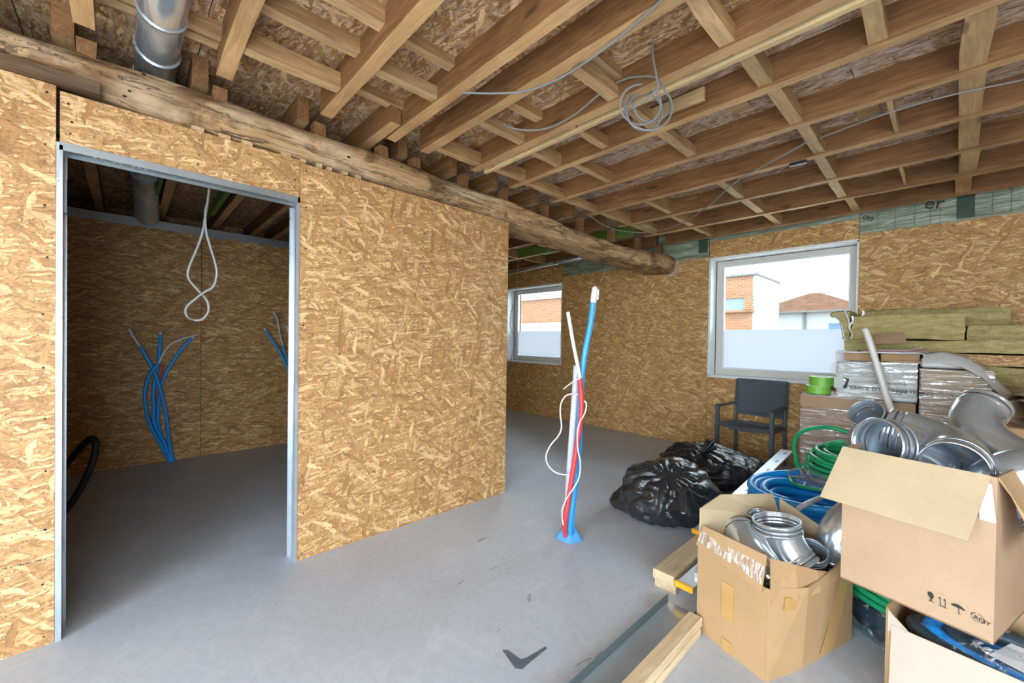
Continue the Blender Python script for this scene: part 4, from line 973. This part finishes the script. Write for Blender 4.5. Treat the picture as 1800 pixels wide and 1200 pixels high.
gl_ = thing('green_conduit_coil', 'coil of bright green conduit with big loose loops behind the big box flap', 'conduit coil', (gc[0], gc[1], .42))
mbq = MB()
for r_, z0, tn in ((.255, .43, 4.5), (.215, .44, 5.5), (.175, .46, 5)): coil(mbq, gc, r_, .0135, tn, z0, .03, .05, 10, 44, start=r_*17)
obj('conduit_turns', mbq, 'green', gl_)
gy = 3.62
obj('loose_loop', MB().tube([at(u, v, 1, y) for u, v, y in ((1425, 818, 3.5), (1404, 822, 3.5), (1398, 800, 3.55), (1396, 780, 3.6), (1403, 764, 3.65), (1418, 755, 3.7), (1440, 751, 3.75), (1465, 752, 3.8), (1492, 760, 3.8))], .0145, 10, res=8), 'green', gl_)
obj('loose_loop', MB().tube([at(u, v, 1, y) for u, v, y in ((1406, 824, 3.5), (1420, 812, 3.5), (1423, 800, 3.5), (1434, 789, 3.55), (1455, 780, 3.6), (1485, 775, 3.62))], .0145, 10, res=8), 'green', gl_)
obj('front_turn', MB().tube([at(u, v, 1, y) for u, v, y in ((1388, 838, 3.35), (1392, 848, 3.28), (1410, 855, 3.22), (1435, 860, 3.18), (1460, 862, 3.18))], .013, 10, res=8), 'green', gl_)
obj('bag_film', MB().grid(lambda a, b: Vector((gc[0]-.05+math.cos(2*math.pi*a)*(.22+.05*b), gc[1]-.16+math.sin(2*math.pi*a)*(.12+.03*b), .39+.09*(1-b)+.02*noise.noise(Vector((a*25, b*9, 5))))), 50, 10, True, True), 'clearbag', gl_)
single('grey_cable_hank', MB().tube([at(u, v, 1, 3.3) for u, v in ((1430, 845), (1405, 838), (1388, 836), (1388, 828), (1405, 824), (1412, 835), (1416, 826), (1428, 842), (1447, 852))], .007, 8, res=6), 'cable', 'grey cable tangled in front of the green conduit coil', 'cable', at(1415, 838, 1, 3.3))

# ------------------------------------------------------------------ stacked goods at the window wall
def carton(name, label, x0, x1, y0, y1, z0, z1, mat, wrap=None, tape=None, bev=.006):
    t = thing(name, label, 'box', ((x0+x1)/2, (y0+y1)/2, z0))
    obj('box_body', MB().box(x0, x1, y0, y1, z0, z1), mat, t, bevel=bev)
    if tape: obj('packing_tape', MB().box(x0+tape[0], x0+tape[1], y0-.0025, y0-.001, z0+tape[2], z0+tape[3]), 'tapebrown', t)
    if wrap:
        e = .006
        def fn(a, b, f):
            if f == 0: p = Vector((x0-e+(x1-x0+2*e)*a, y0-e, z0+(z1-z0+e)*b))
            elif f == 1: p = Vector((x0-e, y0-e+(y1-y0+2*e)*a, z0+(z1-z0+e)*b))
            else: p = Vector((x0-e+(x1-x0+2*e)*a, y0-e+(y1-y0+2*e)*b, z1+e))
            q = noise.noise(Vector((p.x*9, p.y*9, p.z*30)))*.003
            return p+Vector((0, q if f == 0 else 0, 0))
        mb = MB()
        for f in range(3): mb.grid(lambda a, b, f=f: fn(a, b, f), 18, 16)
        obj('plastic_wrap', mb, wrap, t)
    return t
wbx = carton('wrapped_carton', 'brown box in shiny stretch film standing beside the armchair', -.83, -.14, 4.22, 4.70, 0, .872, 'cardpink', 'film', None)
obj('lid_edge', MB().box(-.836, -.132, 4.212, 4.71, .772, .869), 'cardpink', wbx)
wb2 = carton('wrapped_carton', 'grey-white printed box in cloudy film on top of the brown wrapped box', -.585, -.128, 4.17, 4.56, .884, 1.165, 'cardwhite', 'filmwhite')
text('box_print', 'CHECK U', .036, (-.50, 4.152, .955), (1, 0, -.03), (0, 0, 1), 'ink', wb2, .0005)
text('box_print', 'ONE INNER PROJECT', .031, (-.335, 4.152, .955), (1, 0, -.03), (0, 0, 1), 'ink', wb2, .0005)
text('box_print', 'COMPOSITIONS SF', .021, (-.355, 4.152, 1.01), (1, 0, -.02), (0, 0, 1), 'ink', wb2, .0005)
obj('box_logo', MB().slab([(-.545, 4.157, .955), (-.525, 4.157, .955), (-.505, 4.157, 1.03), (-.53, 4.157, 1.035), (-.555, 4.157, 1.045), (-.522, 4.157, 1.02)], .0005), 'ink', wb2)
obj('box_label', MB().box(-.60, -.545, 4.155, 4.157, .955, 1.045), 'cardwhite', wb2)
wb3 = carton('wrapped_carton', 'tan box in stretch film right of the grey-white printed box', -.108, .232, 4.16, 4.58, .70, 1.135, 'cardlight', 'film', None)
carton('flat_carton', 'plain brown box under the tan wrapped box', -.12, .35, 4.20, 4.66, 0, .692, 'card', None, (.1, .3, .6, .69))
carton('small_carton', 'small flat brown box on top of the grey-white printed box', -.545, -.345, 4.20, 4.45, 1.176, 1.238, 'card', None, None, .003)
carton('small_carton', 'shadowed flat brown box under the papers, next to the small one', -.33, -.115, 4.23, 4.47, 1.176, 1.238, 'card', None, None, .003)
single('carton_strip', MB().bar((-.28, 4.18, 1.174), (-.105, 4.19, 1.172), .03, .014, 3, .001), 'cardpink', 'reddish cardboard strip lying on the front edge of the printed box', 'cardboard', (-.2, 4.185, 1.17))
for i, (x0, x1, z, mt, lb_) in enumerate(((-.60, -.09, 1.2405, 'paper', 'wide white paper spread on the small flat boxes'), (-.44, -.07, 1.247, 'printed', 'printed magazine on the wide white paper, lowest of three'), (-.42, -.08, 1.255, 'redpaper', 'red-edged magazine in the middle of the paper pile'), (-.40, -.10, 1.263, 'printed', 'curled printed magazine topmost in the paper pile'))):
    def pg(a, b, x0=x0, x1=x1, z=z, i=i):
        return Vector((x0+(x1-x0)*a, 4.14+.01*i+.30*b, z+(.03*max(0, a-.75)*i if i else -.05*max(0, .16-a)/.16*.0)+.004*noise.noise(Vector((a*6, b*3, i)))))
    m_ = MB().grid(pg, 14, 4); m2 = MB().grid(lambda a, b: pg(a, b)+Vector((0, 0, .005)), 14, 4)
    mm = MB().add(m_.v, m_.f).add(m2.v, m2.f)
    nv = 5
    for a in range(14):
        for (p, q) in ((a*nv, (a+1)*nv), (a*nv+4, (a+1)*nv+4)):
            mm.f.append((p, q, q+75, p+75)); mm.sm.append(False)
    mm.f += [(j, j+1, j+76, j+75) for j in range(4)]+[(70+j, 71+j, 146+j, 145+j) for j in range(4)]; mm.sm += [False]*8
    single('paper_sheet' if i == 0 else 'magazine', mm, mt, lb_, 'paper' if i == 0 else 'magazine', (x0, 4.2, z), None if i == 0 else 'magazines on the boxes')
single('carton_offcut', MB().slab([at(1530, 605, 1, 4.30), at(1594, 603, 1, 4.32), at(1588, 584, 1, 4.40), at(1531, 589, 1, 4.38)], .008), 'cardpink', 'brown cardboard piece leaning on the papers against the insulation', 'cardboard', at(1560, 604, 1, 4.3))
single('paper_wad', MB().slab([at(1457, 652, 1, 4.2), at(1474, 660, 1, 4.2), at(1482, 640, 1, 4.2), at(1476, 634, 1, 4.2), at(1460, 638, 1, 4.2)], -.10), 'paper', 'folded white paper wad at the left end of the printed box', 'paper', at(1468, 655, 1, 4.25))
single('paper_sheet', MB().slab([at(1468, 634, 1, 4.25), at(1484, 636, 1, 4.25), at(1487, 614, 1, 4.3), at(1470, 615, 1, 4.3)], -.003), 'paper', 'greyish paper corner hanging left of the small flat box', 'paper', at(1475, 634, 1, 4.25))
# white foam sheet draped at the right
def drape(a, b):
    pts = [Vector((-.10, 4.20, 1.245)), Vector((.0, 4.20, 1.262)), Vector((.10, 4.2, 1.225)), Vector((.185, 4.2, 1.16)), Vector((.26, 4.2, 1.06)), Vector((.325, 4.2, .965))]
    k = a*5; i = min(4, int(k)); p = pts[i].lerp(pts[i+1], k-i)
    return p+Vector((.02*b, -.085*(1-b)+.36*b, -.07*max(0, (.14-b)/.14)+.008*noise.noise(Vector((a*9, b*4, 1)))))
sh = thing('foam_sheet', 'white foam sheet draped over the tan box and hanging down at right', 'sheet', (.05, 4.3, 1.145))
obj('sheet_body', MB().grid(drape, 24, 8), 'sheet', sh)
obj('sheet_fold', MB().box(-.11, .135, 4.175, 4.5, 1.146, 1.215), 'sheet', sh, bevel=.012)
# tape rolls
def roll(c, r, h, label):
    c = Vector(c); t = thing('tape_roll', label, 'tape', c, 'green tape rolls')
    def ringm(ri, ro, z0, z1):
        m_ = MB(); n = 36; vs = []
        for rr_, z in ((ro, z0), (ro, z1), (ri, z1), (ri, z0)):
            vs += [c+Vector((rr_*math.cos(a), rr_*math.sin(a), z)) for a in [2*math.pi*i/n for i in range(n)]]
        fs = [(k*n+i, k*n+(i+1) % n, ((k+1) % 4)*n+(i+1) % n, ((k+1) % 4)*n+i) for k in range(4) for i in range(n)]
        return m_.add(vs, fs)
    obj('tape_body', ringm(r*.62, r, .0, h), 'greentape', t); obj('tape_core', ringm(r*.56, r*.62, -.0, h+.002), 'greentapetop', t)
    obj('tape_top_film', ringm(r*.63, r*.99, h, h+.003), 'greentapetop', t)
    return t
roll((-.735, 4.34, .880), .088, .066, 'lower green tape roll on the brown wrapped box')
roll((-.715, 4.35, .950), .086, .072, 'upper green tape roll on the brown wrapped box')
lp = [at(1520, 577, 1, 4.09), at(1530, 604, 1, 4.085), at(1547, 660, 1, 4.08), at(1562, 708, 1, 4.06), at(1578, 748, 1, 4.0)]
e = Vector((-.185, 3.90, .43)); single('leaning_pipe', MB().tube(lp+[e], .021, 14, res=5), 'whitepex', 'white plastic pipe leaning against the printed box', 'pipe', e)
# insulation
def batt(label, x0, x1, y0, y1, z0, z1, seed, slope=0., foil=False, endslope=0.):
    t = thing('insulation_batt', label, 'insulation', ((x0+x1)/2, (y0+y1)/2, z0), 'mineral wool batts')
    def fn(p):
        q = Vector(p); d = Vector((noise.noise(q*5+Vector((seed, 0, 0))), noise.noise(q*5+Vector((0, seed, 0))), noise.noise(q*4+Vector((0, 0, seed)))))
        d2 = Vector((noise.noise(q*22+Vector((seed, 3, 0))), noise.noise(q*22+Vector((0, seed, 9))), 0))
        k = q+d*.012+d2*.007
        a = (q.x-x0)/(x1-x0); k.z += slope*a - (endslope*max(0, .12-a)/.12)
        return k
    mb = MB(); nx, ny, nz = 40, 8, 5
    P_ = lambda i, j, k: (x0+(x1-x0)*i, y0+(y1-y0)*j, z0+(z1-z0)*k)
    for fnx in ((lambda a, b: fn(P_(a, 0, b))), (lambda a, b: fn(P_(a, 1, b)))): mb.grid(fnx, nx, nz)
    for fnx in ((lambda a, b: fn(P_(a, b, 0))), (lambda a, b: fn(P_(a, b, 1)))): mb.grid(fnx, nx, ny)
    for fnx in ((lambda a, b: fn(P_(0, a, b))), (lambda a, b: fn(P_(1, a, b)))): mb.grid(fnx, ny, nz)
    obj('wool_body', mb, 'wool', t)
    if foil:
        f0 = (x1-x0)*foil
        obj('foil_facing', MB().grid(lambda a, b: fn((x0-.008+f0*a, y0-.006+(y1-y0)*b, z1+.003)), 20, 8), 'foil', t)
        obj('foil_edge', MB().grid(lambda a, b: fn((x0-.010+.014*a, y0-.010, z0+.004+(z1-z0)*b))+Vector((.012*math.sin(b*9), 0, 0)), 3, 12), 'foil', t)
    return t
bxs = carton('tall_carton', 'tall brown box hidden under the insulation at right', -.08, 1.05, 4.68, 5.2, 0, 1.02, 'card')
carton('stacked_carton', 'brown box hidden behind the brown wrapped box under the insulation', -.68, -.10, 4.72, 5.2, 0, 1.02, 'card')
batt('lowest insulation batt under the rough board at right', -.1, 1.15, 4.62, 5.2, 1.025, 1.155, 1.3)
single('rough_board', MB().bar((-.05, 4.88, 1.166), (1.2, 4.9, 1.166), .60, .075, 16, .008), 'osb', 'rough edged chipboard offcut between the insulation batts', 'board', (.5, 4.9, 1.166))
batt('wide insulation batt on the rough board, left end behind the papers', -.60, .55, 4.585, 5.2, 1.252, 1.345, 2.2)
batt('insulation batt at right in the second layer from the top', .125, 1.2, 4.70, 5.22, 1.352, 1.462, 3.9)
batt('front insulation batt with foil edge, second layer left', -.55, .108, 4.55, 4.89, 1.352, 1.548, 5.7, .0, .2)
batt('topmost insulation batt with foil facing at its left end', -.515, .345, 4.90, 5.225, 1.47, 1.615, 7.1, -.01, .38)
cf = thing('curled_insulation', 'short curled insulation offcut with silver facing overlapping the big window', 'insulation', (-.62, 4.75, 1.345), 'mineral wool batts')
prf = [(-.672, 1.592), (-.692, 1.575), (-.688, 1.548), (-.655, 1.538), (-.628, 1.50), (-.610, 1.44), (-.604, 1.352)]
def curl(a, b):
    k = a*(len(prf)-1); i = min(len(prf)-2, int(k)); t = k-i
    return Vector((prf[i][0]+(prf[i+1][0]-prf[i][0])*t+.007*noise.noise(Vector((a*9, b*7, 2))), 4.58+.40*b, prf[i][1]+(prf[i+1][1]-prf[i][1])*t+.005*noise.noise(Vector((a*14, b*9, 5)))))
def curl_r(a, b): p = curl(a, b); return Vector((-.562, p.y, p.z+.006*noise.noise(Vector((a*9, b*8, 1)))))
cm = MB().grid(curl, 16, 8)
for b in (0, 1): cm.grid(lambda a, t, b=b: curl(a, b).lerp(curl_r(a, b), t), 16, 6)
for a in (0, 1): cm.grid(lambda b, t, a=a: curl(a, b).lerp(curl_r(a, b), t), 8, 6)
cm.grid(curl_r, 16, 8)
obj('wool_body', cm, 'wool', cf)
obj('foil_facing', MB().grid(lambda a, b: curl(a, b)+Vector((-.006, -.006, .0)), 24, 8).grid(lambda b, t: curl(0, b).lerp(curl_r(0, b), t)+Vector((0, -.006, .006)), 8, 6), 'foil', cf)
obj('foil_edge', MB().tube([at(1484, 544, 1, 4.565), at(1488, 552, 1, 4.565), at(1492, 565, 1, 4.565), at(1495, 580, 1, 4.565)], .008, 8, res=5).tube([at(1466, 556, 1, 4.57), at(1475, 563, 1, 4.57), at(1481, 576, 1, 4.57), at(1484, 596, 1, 4.57)], .006, 8, res=5), 'foil', cf)
# plastic wrapped roll at right
rp = thing('wrapped_roll', 'clear plastic wrapped tube roll at the right edge behind the elbows', 'roll', (.33, 3.4, .98))
ra, rb_ = Vector((.26, 3.25, .99)), Vector((.55, 4.1, 1.02))
obj('tube_roll', MB().tube([ra, rb_], .07, 24, False).tube([ra, rb_], .045, 24, False), 'cardlight', rp)
obj('plastic_wrap', MB().grid(lambda a, b: ra.lerp(rb_, b*.9)+Vector((math.cos(2*math.pi*a)*.085, 0, math.sin(2*math.pi*a)*.085))*(1+.15*noise.noise(Vector((a*14, b*8, 3)))), 30, 10, True, True), 'clearbag', rp)
carton('rear_carton', 'brown box at the right edge under the plastic wrapped roll', .16, .9, 3.2, 4.05, 0, .90, 'card')

# ------------------------------------------------------------------ outside
struct('ground_outside', MB().box(-60, 40, 5.62, 70, -.4, -.3).box(-60, 40, -30, -2.5, -.4, -.3), 'ground')
h1_ = thing('brick_building', 'flat roofed brick building with white side wall seen through the windows', 'building', (-9, 16, -.3))
obj('brick_wall', MB().box(-22, -4.05, 14, 14.3, -.3, 3.42), 'brick', h1_)
obj('side_wall', MB().hexa([(-4.05, 14, -.3), (-3.95, 14, -.3), (-3.95, 16.5, -.3), (-4.05, 16.5, -.3)], [(-4.05, 14, 3.40), (-3.95, 14, 3.40), (-3.95, 16.5, 3.40), (-4.05, 16.5, 3.40)]), 'brickwhite', h1_)
obj('roof_edge', MB().box(-22.1, -3.93, 13.95, 16.6, 3.40, 3.46), 'fascia', h1_)
obj('white_band', MB().box(-22, -10.9, 13.93, 14, 3.2, 3.44), 'render', h1_)
obj('white_band', MB().box(-22, -10.9, 13.93, 14, 1.5, 2.12), 'render', h1_)
wn = obj('window_frame', MB().box(-6.4, -4.0, 13.9, 14, 2.27, 2.34).box(-6.4, -4.05, 13.9, 14, 2.71, 2.78).box(-4.25, -4.05, 13.88, 14, 2.34, 2.71), 'brick', h1_)
obj('pane', MB().box(-6.3, -4.25, 13.97, 13.99, 2.34, 2.71), 'winglass', wn)
h2_ = thing('tiled_house', 'white house with brown hipped tile roof beyond the big window', 'building', (-3.5, 30, -.3))
obj('house_wall', MB().box(-7.1, -2.5, 25.3, 30.5, -.3, 3.02), 'render', h2_)
ey = 3.0
obj('roof', MB().add([(-7.5, 25, ey), (-2.2, 25, ey), (-2.2, 30.8, ey), (-7.5, 30.8, ey), (-5.2, 27.8, 4.17), (-4.7, 27.8, 4.17)], [(0, 1, 5, 4), (1, 2, 5), (2, 3, 4, 5), (3, 0, 4), (3, 2, 1, 0)]), 'tile', h2_)
obj('gutter', MB().box(-7.5, -2.2, 24.95, 25.02, ey-.08, ey), 'fascia', h2_)
obj('house_window', MB().box(-3.9, -2.9, 25.25, 25.3, 1.6, 2.35), 'winglass', h2_)
obj('downpipe', MB().box(-4.95, -4.85, 25.2, 25.3, 0, 3), 'fascia', h2_)
